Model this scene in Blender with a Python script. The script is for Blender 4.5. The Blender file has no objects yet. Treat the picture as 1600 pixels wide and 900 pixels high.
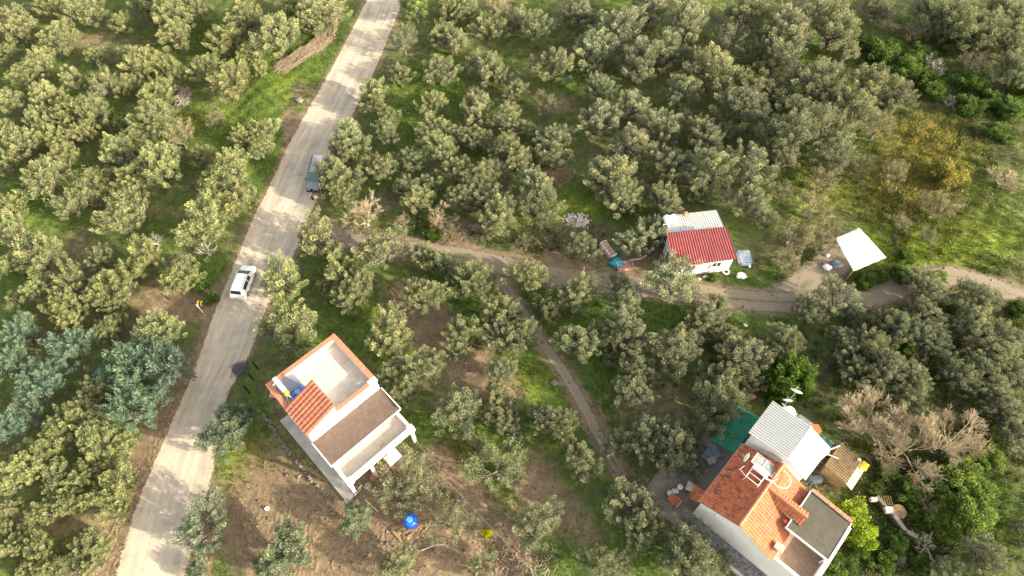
import bpy, bmesh, math, random
import numpy as np
R_ = math.radians
# ---------------------------------------------------------------- scene, camera, light
scene = bpy.context.scene
COL = scene.collection
CAM_H, PITCH, FPX = 62.0, 57.5, 1070.0
cam_d = bpy.data.cameras.new('camera'); cam = bpy.data.objects.new('camera', cam_d); COL.objects.link(cam)
cam.location = (0, 0, CAM_H); cam.rotation_euler = (R_(90 - PITCH), 0, 0)
cam_d.sensor_width = 36; cam_d.lens = 36 * FPX / 1600; cam_d.clip_end = 6000; cam_d.clip_start = 0.5
scene.camera = cam
SUN_EL, SUN_AZ = 19.0, -21.0          # azimuth of the direction TO the sun, from +x counter-clockwise
world = bpy.data.worlds.new("World"); scene.world = world; world.use_nodes = True
nt = world.node_tree; nt.nodes.clear()
sky = nt.nodes.new('ShaderNodeTexSky'); sky.sky_type = 'NISHITA'; sky.sun_disc = False
sky.sun_elevation = R_(SUN_EL); sky.sun_rotation = R_(90 - SUN_AZ); sky.air_density = 1.0; sky.dust_density = 2.5
bg = nt.nodes.new('ShaderNodeBackground'); bg.inputs[1].default_value = 0.15
wo = nt.nodes.new('ShaderNodeOutputWorld')
hs = nt.nodes.new('ShaderNodeHueSaturation'); hs.inputs['Saturation'].default_value = 0.55; nt.links.new(sky.outputs[0], hs.inputs['Color'])
wm = nt.nodes.new('ShaderNodeMix'); wm.data_type = 'RGBA'; wm.blend_type = 'MULTIPLY'; wm.inputs[0].default_value = 1.0; wm.inputs[7].default_value = (1.12, 1.0, 0.86, 1)
nt.links.new(hs.outputs[0], wm.inputs[6]); nt.links.new(wm.outputs[2], bg.inputs[0]); nt.links.new(bg.outputs[0], wo.inputs[0])
sd = bpy.data.lights.new('sun', 'SUN'); sd.energy = 3.6; sd.angle = R_(0.8); sd.color = (1.0, 0.88, 0.68)
sun = bpy.data.objects.new('sun', sd); COL.objects.link(sun)
from mathutils import Vector, Matrix
sdir = Vector((math.cos(R_(SUN_EL)) * math.cos(R_(SUN_AZ)), math.cos(R_(SUN_EL)) * math.sin(R_(SUN_AZ)), math.sin(R_(SUN_EL))))
sun.rotation_euler = sdir.to_track_quat('Z', 'Y').to_euler(); sun.location = (60, -20, 60)
scene.view_settings.view_transform = 'Standard'; scene.view_settings.look = 'None'
scene.view_settings.gamma = 1; scene.view_settings.use_curve_mapping = False
scene.view_settings.exposure = 1.9

# ---------------------------------------------------------------- maths
cp, sp = math.cos(R_(PITCH)), math.sin(R_(PITCH))
def P(px, py, z=0.0):
    u = (px - 800) / FPX; t = (450 - py) / FPX
    d = (u, cp + t * sp, -sp + t * cp); k = (z - CAM_H) / d[2]
    return (d[0] * k, d[1] * k)
def PIX(x, y, z=0.0):                       # world -> photo pixel (numpy friendly)
    dz = z - CAM_H
    depth = y * cp - dz * sp; up = y * sp + dz * cp
    return 800 + FPX * x / depth, 450 - FPX * up / depth
def scale_at(py):                           # photo pixels per metre
    return FPX * (sp - (450 - py) / FPX * cp) / CAM_H
rng = np.random.default_rng(7); rnd = random.Random(11)

# ---------------------------------------------------------------- materials
def mat(name, rough=0.8, spec=0.3, metal=0.0):
    m = bpy.data.materials.new(name); m.use_nodes = True
    b = m.node_tree.nodes['Principled BSDF']
    b.inputs['Roughness'].default_value = rough; b.inputs['Specular IOR Level'].default_value = spec
    b.inputs['Metallic'].default_value = metal
    return m, m.node_tree.nodes, m.node_tree.links, b
def noise(N, L, scale, detail=4, rough=0.6, vec=None, dist=0.0):
    n = N.new('ShaderNodeTexNoise'); n.inputs['Scale'].default_value = scale; n.inputs['Detail'].default_value = detail
    n.inputs['Roughness'].default_value = rough; n.inputs['Distortion'].default_value = dist
    if vec: L.new(vec, n.inputs['Vector'])
    return n.outputs['Fac']
def ramp(N, L, fac, pts):
    r = N.new('ShaderNodeValToRGB'); e = r.color_ramp.elements
    e[0].position, e[0].color = pts[0][0], (*pts[0][1], 1); e[1].position, e[1].color = pts[-1][0], (*pts[-1][1], 1)
    for p, c in pts[1:-1]:
        k = e.new(p); k.color = (*c, 1)
    L.new(fac, r.inputs[0]); return r.outputs[0]
def mix(N, L, fac, a, b, mode='MIX'):
    m = N.new('ShaderNodeMix'); m.data_type = 'RGBA'; m.blend_type = mode; m.clamp_factor = True
    for s, v in ((m.inputs[0], fac), (m.inputs[6], a), (m.inputs[7], b)):
        if isinstance(v, (int, float)): s.default_value = v
        elif isinstance(v, tuple): s.default_value = (*v, 1)
        else: L.new(v, s)
    return m.outputs[2]
def math_(N, L, op, a, b=0.0, c=None, clamp=False):
    m = N.new('ShaderNodeMath'); m.operation = op; m.use_clamp = clamp
    for i, v in enumerate((a, b) if c is None else (a, b, c)):
        if isinstance(v, (int, float)): m.inputs[i].default_value = v
        else: L.new(v, m.inputs[i])
    return m.outputs[0]
def attr(N, name, kind='GEOMETRY'):
    a = N.new('ShaderNodeAttribute'); a.attribute_name = name; a.attribute_type = kind; return a
def bump(N, L, b, h, strength=0.5, dist=0.05):
    n = N.new('ShaderNodeBump'); n.inputs['Strength'].default_value = strength; n.inputs['Distance'].default_value = dist
    L.new(h, n.inputs['Height']); L.new(n.outputs[0], b.inputs['Normal'])
def objco(N): return N.new('ShaderNodeTexCoord').outputs['Object']
def simple(name, col, rough=0.7, spec=0.3, metal=0.0, var=0.15, sc=3.0, dirt=None, dirt_amt=0.5, bmp=0.0):
    m, N, L, b = mat(name, rough, spec, metal)
    o = objco(N)
    f = noise(N, L, sc, 5, 0.65, o)
    lo = tuple(c * (1 - var) for c in col); hi = tuple(min(1, c * (1 + var)) for c in col)
    c = ramp(N, L, f, [(0.3, lo), (0.7, hi)])
    if dirt:
        f2 = ramp(N, L, noise(N, L, sc * 0.37, 6, 0.7, o), [(0.45, (0, 0, 0)), (0.75, (dirt_amt,) * 3)])
        c = mix(N, L, f2, c, dirt)
    L.new(c, b.inputs['Base Color'])
    if bmp: bump(N, L, b, noise(N, L, sc * 6, 3, 0.6, o), bmp, 0.02)
    return m
M = {}
M['white'] = simple('white_render', (0.80, 0.79, 0.76), 0.85, 0.2, var=0.05, sc=1.2, dirt=(0.55, 0.52, 0.46), dirt_amt=0.35, bmp=0.1)
M['whitemetal'] = simple('white_painted_metal', (0.80, 0.80, 0.79), 0.4, 0.5, var=0.04)
M['concrete'] = simple('concrete', (0.42, 0.40, 0.36), 0.9, 0.2, var=0.18, sc=1.6, dirt=(0.22, 0.20, 0.16), dirt_amt=0.6, bmp=0.3)
M['yard'] = simple('yard_cement', (0.24, 0.22, 0.19), 0.9, 0.2, var=0.22, sc=0.9, dirt=(0.10, 0.09, 0.07), dirt_amt=0.7, bmp=0.3)
M['brownroof'] = simple('brown_felt', (0.10, 0.075, 0.062), 0.9, 0.15, var=0.2, sc=2.2, dirt=(0.08, 0.062, 0.052), dirt_amt=0.6, bmp=0.3)
M['glass'] = simple('dark_glass', (0.03, 0.045, 0.05), 0.08, 0.6, var=0.1)
M['windscreen'] = simple('windscreen_glass', (0.10, 0.15, 0.14), 0.1, 0.6, var=0.1)
M['carwhite'] = simple('car_paint_white', (0.82, 0.82, 0.82), 0.25, 0.5, var=0.02)
M['silver'] = simple('car_paint_silver', (0.27, 0.27, 0.29), 0.3, 0.5, metal=0.3, var=0.03)
M['black'] = simple('black_rubber', (0.02, 0.02, 0.02), 0.8, 0.2, var=0.3)
M['steel'] = simple('galvanised_steel', (0.45, 0.46, 0.46), 0.4, 0.5, metal=0.6, var=0.1)
M['blue'] = simple('blue_plastic', (0.01, 0.10, 0.62), 0.35, 0.5, var=0.15)
M['bluelid'] = simple('pale_blue_plastic', (0.06, 0.40, 0.72), 0.4, 0.5, var=0.1)
M['bluetarp'] = simple('blue_tarp', (0.02, 0.30, 0.42), 0.55, 0.4, var=0.35, sc=4)
M['bluewhite'] = simple('faded_blue_tarp', (0.20, 0.26, 0.34), 0.6, 0.3, var=0.5, sc=2.5, dirt=(0.5, 0.5, 0.5), dirt_amt=0.8)
M['greentarp'] = simple('green_shade_net', (0.008, 0.135, 0.075), 0.65, 0.3, var=0.35, sc=1.4, dirt=(0.01, 0.07, 0.045), dirt_amt=0.8)
M['tealtarp'] = simple('teal_tarp', (0.02, 0.17, 0.15), 0.5, 0.4, var=0.45, sc=3)
M['yellow'] = simple('yellow_plastic', (0.55, 0.36, 0.03), 0.5, 0.4, var=0.08)
M['red'] = simple('red_plastic', (0.62, 0.02, 0.03), 0.5, 0.4, var=0.1)
M['pink'] = simple('faded_pink_board', (0.55, 0.33, 0.28), 0.8, 0.2, var=0.2)
M['cream'] = simple('cream_upholstery', (0.62, 0.57, 0.47), 0.85, 0.2, var=0.1, dirt=(0.4, 0.35, 0.27))
M['orange'] = simple('orange_brown_cover', (0.42, 0.13, 0.05), 0.7, 0.3, var=0.3)
M['wood'] = simple('weathered_wood', (0.30, 0.20, 0.12), 0.85, 0.2, var=0.3, sc=5)
M['palewood'] = simple('bleached_wood', (0.52, 0.46, 0.37), 0.85, 0.2, var=0.2, sc=5)
M['bark'] = simple('olive_bark', (0.16, 0.13, 0.10), 0.9, 0.2, var=0.3, sc=6, bmp=0.5)
M['brushwood'] = simple('cut_brushwood', (0.23, 0.18, 0.13), 0.9, 0.2, var=0.3, sc=3)
M['barebark'] = simple('bare_twig_bark', (0.34, 0.285, 0.19), 0.9, 0.2, var=0.25, sc=3)
M['palebark'] = simple('bleached_branch_bark', (0.38, 0.35, 0.29), 0.9, 0.2, var=0.2, sc=3)
M['ash'] = simple('white_ash', (0.58, 0.55, 0.52), 0.95, 0.1, var=0.3, sc=5, dirt=(0.2, 0.19, 0.2), dirt_amt=0.8, bmp=0.5)
M['panel'] = simple('solar_glass', (0.13, 0.15, 0.19), 0.18, 0.7, var=0.2)
M['panelgrey'] = simple('dusty_solar_glass', (0.22, 0.24, 0.22), 0.25, 0.6, var=0.25, sc=1.2)
M['rubble'] = simple('rubble_stone', (0.18, 0.16, 0.13), 0.9, 0.2, var=0.3, sc=4, bmp=0.5)
M['rust'] = simple('rusty_sheet', (0.20, 0.14, 0.075), 0.75, 0.3, metal=0.1, var=0.35, sc=2, dirt=(0.12, 0.075, 0.04), dirt_amt=0.8)
M['terra_plain'] = simple('terracotta', (0.44, 0.185, 0.11), 0.85, 0.2, var=0.22, sc=5, bmp=0.3)
M['stacked'] = simple('fibre_cement_yellow', (0.33, 0.34, 0.20), 0.8, 0.2, var=0.2)
M['sheetwhite'] = simple('white_sheet_roof', (0.70, 0.68, 0.58), 0.6, 0.3, var=0.07, sc=1.6, dirt=(0.50, 0.46, 0.33), dirt_amt=0.7, bmp=0.3)

def corrugated(name, col, var=0.12, dirt=None, metal=0.2, rough=0.5):
    m, N, L, b = mat(name, rough, 0.4, metal)
    o = objco(N); mp = N.new('ShaderNodeMapping'); mp.inputs['Scale'].default_value = (1, 1, 1); L.new(o, mp.inputs[0])
    f = noise(N, L, 1.3, 5, 0.65, mp.outputs[0])
    c = ramp(N, L, f, [(0.3, tuple(x * (1 - var) for x in col)), (0.7, tuple(min(1, x * (1 + var)) for x in col))])
    if dirt:
        f2 = ramp(N, L, noise(N, L, 0.8, 6, 0.7, o), [(0.5, (0, 0, 0)), (0.8, (0.7,) * 3)])
        c = mix(N, L, f2, c, dirt)
    L.new(c, b.inputs['Base Color']); return m
M['redsheet'] = corrugated('red_metal_sheet', (0.235, 0.055, 0.055), 0.2, (0.19, 0.085, 0.07))
M['greysheet'] = corrugated('grey_metal_sheet', (0.50, 0.51, 0.47), 0.1, (0.42, 0.40, 0.33))
M['whitesheet'] = corrugated('white_metal_sheet', (0.42, 0.44, 0.435), 0.06, (0.37, 0.37, 0.34))
def tiles(name, c1, c2, cd, w=0.28, h=0.36, axis=0):
    m, N, L, b = mat(name, 0.85, 0.2)
    o = objco(N); mp = N.new('ShaderNodeMapping'); L.new(o, mp.inputs[0])
    if axis: mp.inputs['Rotation'].default_value = (0, 0, R_(90))
    br = N.new('ShaderNodeTexBrick'); L.new(mp.outputs[0], br.inputs['Vector'])
    br.inputs['Scale'].default_value = 1.0; br.inputs['Brick Width'].default_value = h; br.inputs['Row Height'].default_value = w
    br.inputs['Mortar Size'].default_value = 0.018; br.offset = 0.0; br.inputs['Bias'].default_value = 0.0
    br.inputs['Color1'].default_value = (*c1, 1); br.inputs['Color2'].default_value = (*c2, 1)
    br.inputs['Mortar'].default_value = tuple(x * 0.55 for x in c1) + (1,)
    f = ramp(N, L, noise(N, L, 2.6, 4, 0.75, o), [(0.47, (0, 0, 0)), (0.58, (0.9,) * 3)])
    vo = N.new('ShaderNodeTexVoronoi'); vo.inputs['Scale'].default_value = 3.2; L.new(o, vo.inputs['Vector'])
    sep = N.new('ShaderNodeSeparateColor'); L.new(vo.outputs['Color'], sep.inputs[0])
    f3 = ramp(N, L, sep.outputs[0], [(0.50, (0, 0, 0)), (0.62, (1, 1, 1))])
    ff = mix(N, L, 1.0, f, f3, 'MULTIPLY')
    c = mix(N, L, ff, br.outputs['Color'], cd)
    c = mix(N, L, noise(N, L, 0.6, 3, 0.5, o), c, mix(N, L, 1.0, c, (0.82, 0.80, 0.78), 'MULTIPLY'))
    L.new(c, b.inputs['Base Color'])
    return m
M['tile_new'] = tiles('terracotta_tile_new', (0.50, 0.19, 0.115), (0.43, 0.155, 0.09), (0.36, 0.13, 0.08))
M['tile_old'] = tiles('terracotta_tile_old', (0.47, 0.155, 0.078), (0.35, 0.10, 0.052), (0.10, 0.055, 0.045))
def paving(name, c1, c2, s=0.4, mort=0.7):
    m, N, L, b = mat(name, 0.75, 0.3)
    o = objco(N); br = N.new('ShaderNodeTexBrick'); L.new(o, br.inputs['Vector'])
    br.inputs['Scale'].default_value = 1.0; br.inputs['Brick Width'].default_value = s; br.inputs['Row Height'].default_value = s
    br.inputs['Mortar Size'].default_value = 0.012; br.offset = 0.0
    br.inputs['Color1'].default_value = (*c1, 1); br.inputs['Color2'].default_value = (*c2, 1)
    br.inputs['Mortar'].default_value = tuple(x * mort for x in c1) + (1,)
    f = ramp(N, L, noise(N, L, 1.1, 5, 0.7, o), [(0.35, (0.80, 0.78, 0.75)), (0.65, (1, 1, 1))])
    L.new(mix(N, L, 1.0, br.outputs['Color'], f, 'MULTIPLY'), b.inputs['Base Color']); return m
M['terrace'] = paving('terrace_tiles', (0.54, 0.49, 0.42), (0.51, 0.46, 0.395), 0.42, .82)
M['terrace2'] = paving('brick_terrace_tiles', (0.42, 0.30, 0.22), (0.36, 0.25, 0.18), 0.30, 0.6)
M['greyshingle'] = paving('grey_green_shingles', (0.080, 0.077, 0.060), (0.066, 0.065, 0.050), 0.30, 0.72)
M['cobble'] = simple('dark_cobble', (0.17, 0.17, 0.175), 0.85, 0.3, var=0.75, sc=4.5, bmp=0.4)

# foliage: colour = object colour x per-leaf tint with lit tuft tops painted in, half of it translucent
def leafmat(name, trans=0.3, rough=0.6):
    m, N, L, b = mat(name, rough, 0.25)
    a = attr(N, 'tint'); oi = N.new('ShaderNodeObjectInfo')
    g = ramp(N, L, a.outputs['Fac'], [(0.0, (0.36, 0.44, 0.43)), (0.45, (0.90, 0.94, 0.90)), (1.0, (1.95, 1.84, 1.42))])  # high tint paints sunlit tips pale and warm, low tint paints shaded leaves dark
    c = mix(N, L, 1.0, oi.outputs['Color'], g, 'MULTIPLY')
    L.new(c, b.inputs['Base Color'])
    t = N.new('ShaderNodeBsdfTranslucent'); L.new(c, t.inputs[0])
    ms = N.new('ShaderNodeMixShader'); ms.inputs[0].default_value = trans
    L.new(b.outputs[0], ms.inputs[1]); L.new(t.outputs[0], ms.inputs[2])
    L.new(ms.outputs[0], N['Material Output'].inputs['Surface']); return m
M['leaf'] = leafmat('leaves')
def grassmat():
    m, N, L, b = mat('grass_blades', 0.7, 0.15)
    a = attr(N, 'col'); L.new(a.outputs['Color'], b.inputs['Base Color'])
    t = N.new('ShaderNodeBsdfTranslucent'); L.new(a.outputs['Color'], t.inputs[0])
    ms = N.new('ShaderNodeMixShader'); ms.inputs[0].default_value = 0.35
    L.new(b.outputs[0], ms.inputs[1]); L.new(t.outputs[0], ms.inputs[2])
    L.new(ms.outputs[0], N['Material Output'].inputs['Surface']); return m
M['grass'] = grassmat()

# ---------------------------------------------------------------- object helpers
def mesh_np(name, V, F, attrs=None):
    """V (n,3) floats, F (m,k) ints all the same k"""
    me = bpy.data.meshes.new(name); V = np.asarray(V, dtype=np.float32); F = np.asarray(F, dtype=np.int32)
    k = F.shape[1]; me.vertices.add(len(V)); me.vertices.foreach_set('co', V.ravel())
    me.loops.add(F.size); me.loops.foreach_set('vertex_index', F.ravel())
    me.polygons.add(len(F)); me.polygons.foreach_set('loop_start', np.arange(0, F.size, k, dtype=np.int32))
    me.update(calc_edges=True)
    for n, (ty, arr) in (attrs or {}).items():
        at = me.attributes.new(n, ty, 'POINT')
        at.data.foreach_set('color' if 'COLOR' in ty else 'value', np.asarray(arr, dtype=np.float32).ravel())
    return me
def link(name, me, m, parent=None, smooth=False):
    if isinstance(me, bmesh.types.BMesh):
        b = me; me = bpy.data.meshes.new(name); bmesh.ops.recalc_face_normals(b, faces=b.faces[:]); b.to_mesh(me); b.free()
    if m is not None and not me.materials: me.materials.append(M[m] if isinstance(m, str) else m)
    if smooth:
        me.polygons.foreach_set('use_smooth', [True] * len(me.polygons))
    o = bpy.data.objects.new(name, me); COL.objects.link(o)
    if parent: o.parent = parent
    return o
def tag(o, label, cat, group=None, kind=None):
    if label: o['label'] = label
    if cat: o['category'] = cat
    if group: o['group'] = group
    if kind: o['kind'] = kind
    return o
def thing(name, label, cat, loc=(0, 0, 0), rz=0, group=None):
    o = bpy.data.objects.new(name, None); COL.objects.link(o); o.location = loc; o.rotation_euler = (0, 0, R_(rz))
    o.empty_display_size = 0.3
    return tag(o, label, cat, group)
def bm(): return bmesh.new()
def box(b, x0, x1, y0, y1, z0, z1, bev=0.0):
    vs = [b.verts.new((x, y, z)) for z in (z0, z1) for x, y in ((x0, y0), (x1, y0), (x1, y1), (x0, y1))]
    fs = [b.faces.new([vs[i] for i in f]) for f in ((3, 2, 1, 0), (4, 5, 6, 7), (0, 1, 5, 4), (1, 2, 6, 5), (2, 3, 7, 6), (3, 0, 4, 7))]
    if bev:
        es = list({e for f in fs for e in f.edges}); bmesh.ops.bevel(b, geom=es, offset=bev, segments=2, affect='EDGES')
    return b
def prism(b, pts, z0, z1):
    lo = [b.verts.new((x, y, z0(x, y) if callable(z0) else z0)) for x, y in pts]
    hi = [b.verts.new((x, y, z1(x, y) if callable(z1) else z1)) for x, y in pts]
    b.faces.new(lo[::-1]); b.faces.new(hi); n = len(pts)
    for i in range(n): b.faces.new((lo[i], lo[(i + 1) % n], hi[(i + 1) % n], hi[i]))
    return b
def tube(b, pts, rad, n=6, caps=True):
    pts = [Vector(p) for p in pts]; rads = rad if isinstance(rad, (list, tuple)) else [rad] * len(pts)
    rings = []
    for i, p in enumerate(pts):
        d = (pts[min(i + 1, len(pts) - 1)] - pts[max(i - 1, 0)]).normalized()
        a = Vector((0, 0, 1)) if abs(d.z) < 0.9 else Vector((1, 0, 0))
        u = d.cross(a).normalized(); v = d.cross(u)
        rings.append([b.verts.new(p + (u * math.cos(2 * math.pi * k / n) + v * math.sin(2 * math.pi * k / n)) * rads[i]) for k in range(n)])
    for r0, r1 in zip(rings, rings[1:]):
        for k in range(n): b.faces.new((r0[k], r0[(k + 1) % n], r1[(k + 1) % n], r1[k]))
    if caps: b.faces.new(rings[0][::-1]); b.faces.new(rings[-1])
    return b
def lathe(b, prof, n=20, c=(0, 0, 0), axis='Z'):
    rings = []
    for r, z in prof:
        ring = []
        for k in range(n):
            a = 2 * math.pi * k / n; p = (r * math.cos(a), r * math.sin(a), z)
            if axis == 'X': p = (p[2], p[0], p[1])
            if axis == 'Y': p = (p[0], p[2], p[1])
            ring.append(b.verts.new((p[0] + c[0], p[1] + c[1], p[2] + c[2])))
        rings.append(ring)
    for r0, r1 in zip(rings, rings[1:]):
        for k in range(n): b.faces.new((r0[k], r0[(k + 1) % n], r1[(k + 1) % n], r1[k]))
    b.faces.new(rings[0][::-1]); b.faces.new(rings[-1]); return b
def sheet(corner, amp=0.025, wl=0.28, thick=0.02, along=0, rows=1, sub=8):
    """rippled sheet roof through four corners (A,B,C,D); ripples vary from A to B and run from A to D"""
    A, B, C_, D = [Vector(p) for p in corner]
    L = (B - A).length; n = max(8, int(L / wl * sub)); b = bm()
    nz = (B - A).cross(D - A).normalized();
    if nz.z < 0: nz = -nz
    prev = None; rows_ = max(1, rows)
    grid = []
    for i in range(n + 1):
        s = i / n; off = amp * math.sin(2 * math.pi * s * L / wl)
        colv = []
        for j in range(rows_ + 1):
            t = j / rows_
            p = A.lerp(B, s).lerp(D.lerp(C_, s), t)
            colv.append((b.verts.new(p + nz * off), b.verts.new(p + nz * (off - thick))))
        grid.append(colv)
    for i in range(n):
        for j in range(rows_):
            a, c, d, e = grid[i][j], grid[i + 1][j], grid[i + 1][j + 1], grid[i][j + 1]
            b.faces.new((a[0], c[0], d[0], e[0])); b.faces.new((a[1], e[1], d[1], c[1]))
        a, c = grid[i][0], grid[i + 1][0]; b.faces.new((a[0], a[1], c[1], c[0]))
        a, c = grid[i][-1], grid[i + 1][-1]; b.faces.new((a[0], c[0], c[1], a[1]))
    for g in (grid[0], grid[-1]):
        for j in range(rows_): b.faces.new((g[j][0], g[j + 1][0], g[j + 1][1], g[j][1]))
    return b
def tilesheet(corner, wl=0.27, amp=0.035, row=0.36, step=0.03, thick=0.05):
    """pantile roof: ripples A->B, overlapping rows A->D (A-B is the lower edge)"""
    A, B, C_, D = [Vector(p) for p in corner]
    L = (B - A).length; n = max(4, int(L / wl * 6)); H = ((D - A).length + (C_ - B).length) / 2; rr = max(1, int(H / row))
    nz = (B - A).cross(D - A).normalized()
    if nz.z < 0: nz = -nz
    V = []; F = []
    for j in range(rr):
        for k, e in ((0, step), (1, 0.0)):
            t = (j + k) / rr
            for i in range(n + 1):
                s = i / n; off = amp * abs(math.sin(math.pi * s * L / wl)) + e
                V.append(A.lerp(B, s).lerp(D.lerp(C_, s), t) + nz * off)
    W_ = n + 1
    for r in range(2 * rr - 1):
        for i in range(n): F.append((r * W_ + i, r * W_ + i + 1, (r + 1) * W_ + i + 1, (r + 1) * W_ + i))
    base = len(V)
    for p in (A, B, C_, D): V.append(p - nz * thick)
    top = [0, n, (2 * rr - 1) * W_ + n, (2 * rr - 1) * W_]
    F.append((base + 3, base + 2, base + 1, base))
    for q in range(4): F.append((top[q], base + q, base + (q + 1) % 4, top[(q + 1) % 4]))
    me = bpy.data.meshes.new('tiles'); me.from_pydata([tuple(v) for v in V], [], F); return me

# ---------------------------------------------------------------- roads as polylines
ROAD_L = [(604, -60), (589, -30), (572, 2), (530, 83), (503, 133), (453, 222), (417, 297), (393, 345), (362, 420), (333, 497), (312, 552), (291, 607), (262, 672), (235, 733), (208, 800), (190, 860), (176, 910), (150, 1000)]
ROAD_R = [(652, -60), (642, -30), (630, 2), (598, 83), (574, 133), (532, 222), (503, 297), (482, 345), (450, 420), (414, 482), (392, 552), (360, 607), (346, 672), (335, 733), (318, 800), (302, 860), (290, 910), (270, 1000)]
DIRT = [(478, 352), (520, 366), (560, 377), (600, 385), (680, 396), (740, 405), (800, 418), (870, 432), (940, 440), (1000, 448), (1080, 457), (1150, 467), (1210, 472), (1270, 471), (1330, 466), (1390, 454), (1440, 436), (1490, 431), (1540, 444), (1600, 468), (1700, 500)]
FOOT = [(772, 428), (795, 455), (820, 492), (850, 540), (878, 578), (905, 622), (930, 670), (955, 715), (985, 760), (1020, 790), (1060, 800)]
SPUR = [(1225, 466), (1255, 448), (1285, 428), (1305, 405), (1315, 385)]
W2 = lambda pts: np.array([P(*p) for p in pts])
RL, RR = W2(ROAD_L), W2(ROAD_R); RC = (RL + RR) / 2; RW = np.linalg.norm(RL - RR, axis=1) / 2
DC, FC, SC = W2(DIRT), W2(FOOT), W2(SPUR)
def seg_dist(X, Y, line, widths=None):
    best = np.full(X.shape, 1e9)
    for i in range(len(line) - 1):
        a, c = line[i], line[i + 1]; d = c - a; q = np.clip(((X - a[0]) * d[0] + (Y - a[1]) * d[1]) / (d @ d), 0, 1)
        w = 0 if widths is None else widths[i] + (widths[i + 1] - widths[i]) * q
        best = np.minimum(best, np.hypot(X - a[0] - q * d[0], Y - a[1] - q * d[1]) - w)
    return best
BANK = W2([(645, 685), (700, 757), (748, 806), (790, 850), (850, 915)])
FLATS = [(-15, 22, 10.5), (22, 15, 10.0), (20.5, 43, 6.5), (38, 44, 4.5)]
def height(X, Y):
    X = np.asarray(X, float); Y = np.asarray(Y, float)
    h = 0.30 * np.sin(X * 0.21 + 1.3 * np.sin(Y * 0.09)) * np.cos(Y * 0.17 + 0.6) + 0.13 * np.sin(X * 0.83 + Y * 0.51 + 2 * np.sin(Y * 0.23)) + 0.06 * np.sin(X * 2.1 - Y * 1.7 + np.sin(X * 0.9)) + 0.05 * np.sin(X * 3.3 + Y * 2.9)
    d = np.minimum(np.minimum(seg_dist(X, Y, RC, RW), seg_dist(X, Y, DC) - 1.6), np.minimum(seg_dist(X, Y, FC) - 1.0, seg_dist(X, Y, SC) - 1.8))
    k = np.clip((d - 0.9) / 3.5, 0, 1)
    for cx, cy, r in FLATS: k = k * np.clip((np.hypot(X - cx, Y - cy) - r) / 3.0, 0, 1)
    h = h * k - 0.02
    far = np.clip((np.hypot(X, Y - 45) - 120) / 600, 0, 1)
    # the slope on the right climbs a little away from the track
    h = h + 2.2 * np.clip((X - 40) / 40, 0, 1) * np.clip((Y - 56) / 40, 0, 1) * (k > 0) * k
    db = seg_dist(X, Y, BANK); h = h + 0.38 * np.exp(-(db / 0.55) ** 2)
    return h * (1 - far)
def hz(x, y): return float(height(np.array([x]), np.array([y]))[0])

# ---------------------------------------------------------------- ground cover masks (what grows where)
# (px, py, rx, ry, weight)
GREEN = [(330, 215, 110, 50, 1), (450, 115, 60, 60, 1), (340, 60, 60, 40, .8), (520, 20, 35, 45, 1), (420, 270, 30, 60, 1), (500, 60, 30, 40, 1), (890, 120, 60, 30, .9), (860, 255, 40, 60, .8),
 (690, 140, 70, 60, .8), (640, 190, 30, 60, .8), (900, 322, 90, 22, 1), (560, 500, 60, 30, 1), (520, 410, 40, 40, .8), (650, 430, 60, 25, .9), (820, 560, 50, 60, 1), (960, 580, 60, 100, .6), (1100, 490, 110, 30, .9), (1255, 440, 50, 30, .9),
 (1430, 390, 100, 40, 1.2), (1500, 340, 120, 100, .7), (1385, 95, 60, 40, 1), (730, 690, 50, 60, .7), (860, 650, 60, 60, .9), (366, 745, 20, 50, 1.2), (1545, 820, 60, 90, .9), (1400, 800, 70, 90, .6), (1180, 430, 60, 20, 1), (990, 480, 100, 40, .6),
 (740, 470, 50, 40, .9), (850, 830, 40, 40, .8), (760, 740, 40, 30, .6), (900, 740, 30, 40, .7), (1000, 860, 60, 40, .7), (620, 560, 50, 40, .7), (830, 470, 80, 40, .6), (760, 500, 60, 30, .8), (520, 520, 60, 40, 1), (700, 720, 60, 40, .4), (870, 870, 90, 40, .8), (790, 800, 40, 70, .7), (1020, 790, 50, 60, .6), (940, 640, 40, 40, .8), (40, 300, 40, 80, .6), (150, 200, 60, 60, .5), (40, 870, 60, 50, .5), (1100, 250, 80, 60, .5), (1000, 330, 60, 20, .9), (420, 420, 30, 60, .8), (330, 430, 40, 50, .8), (430, 690, 30, 60, .6), (440, 880, 40, 30, .6), (345, 870, 25, 40, .8), (400, 640, 30, 50, .6), (470, 715, 25, 30, .7), (560, 850, 30, 25, .5), (640, 660, 40, 40, .9), (1240, 300, 50, 40, .9), (1390, 310, 30, 40, .9), (1450, 790, 60, 60, .6), (100, 340, 100, 30, .4), (230, 360, 80, 25, .4), (75, 640, 60, 40, .4)]
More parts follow.
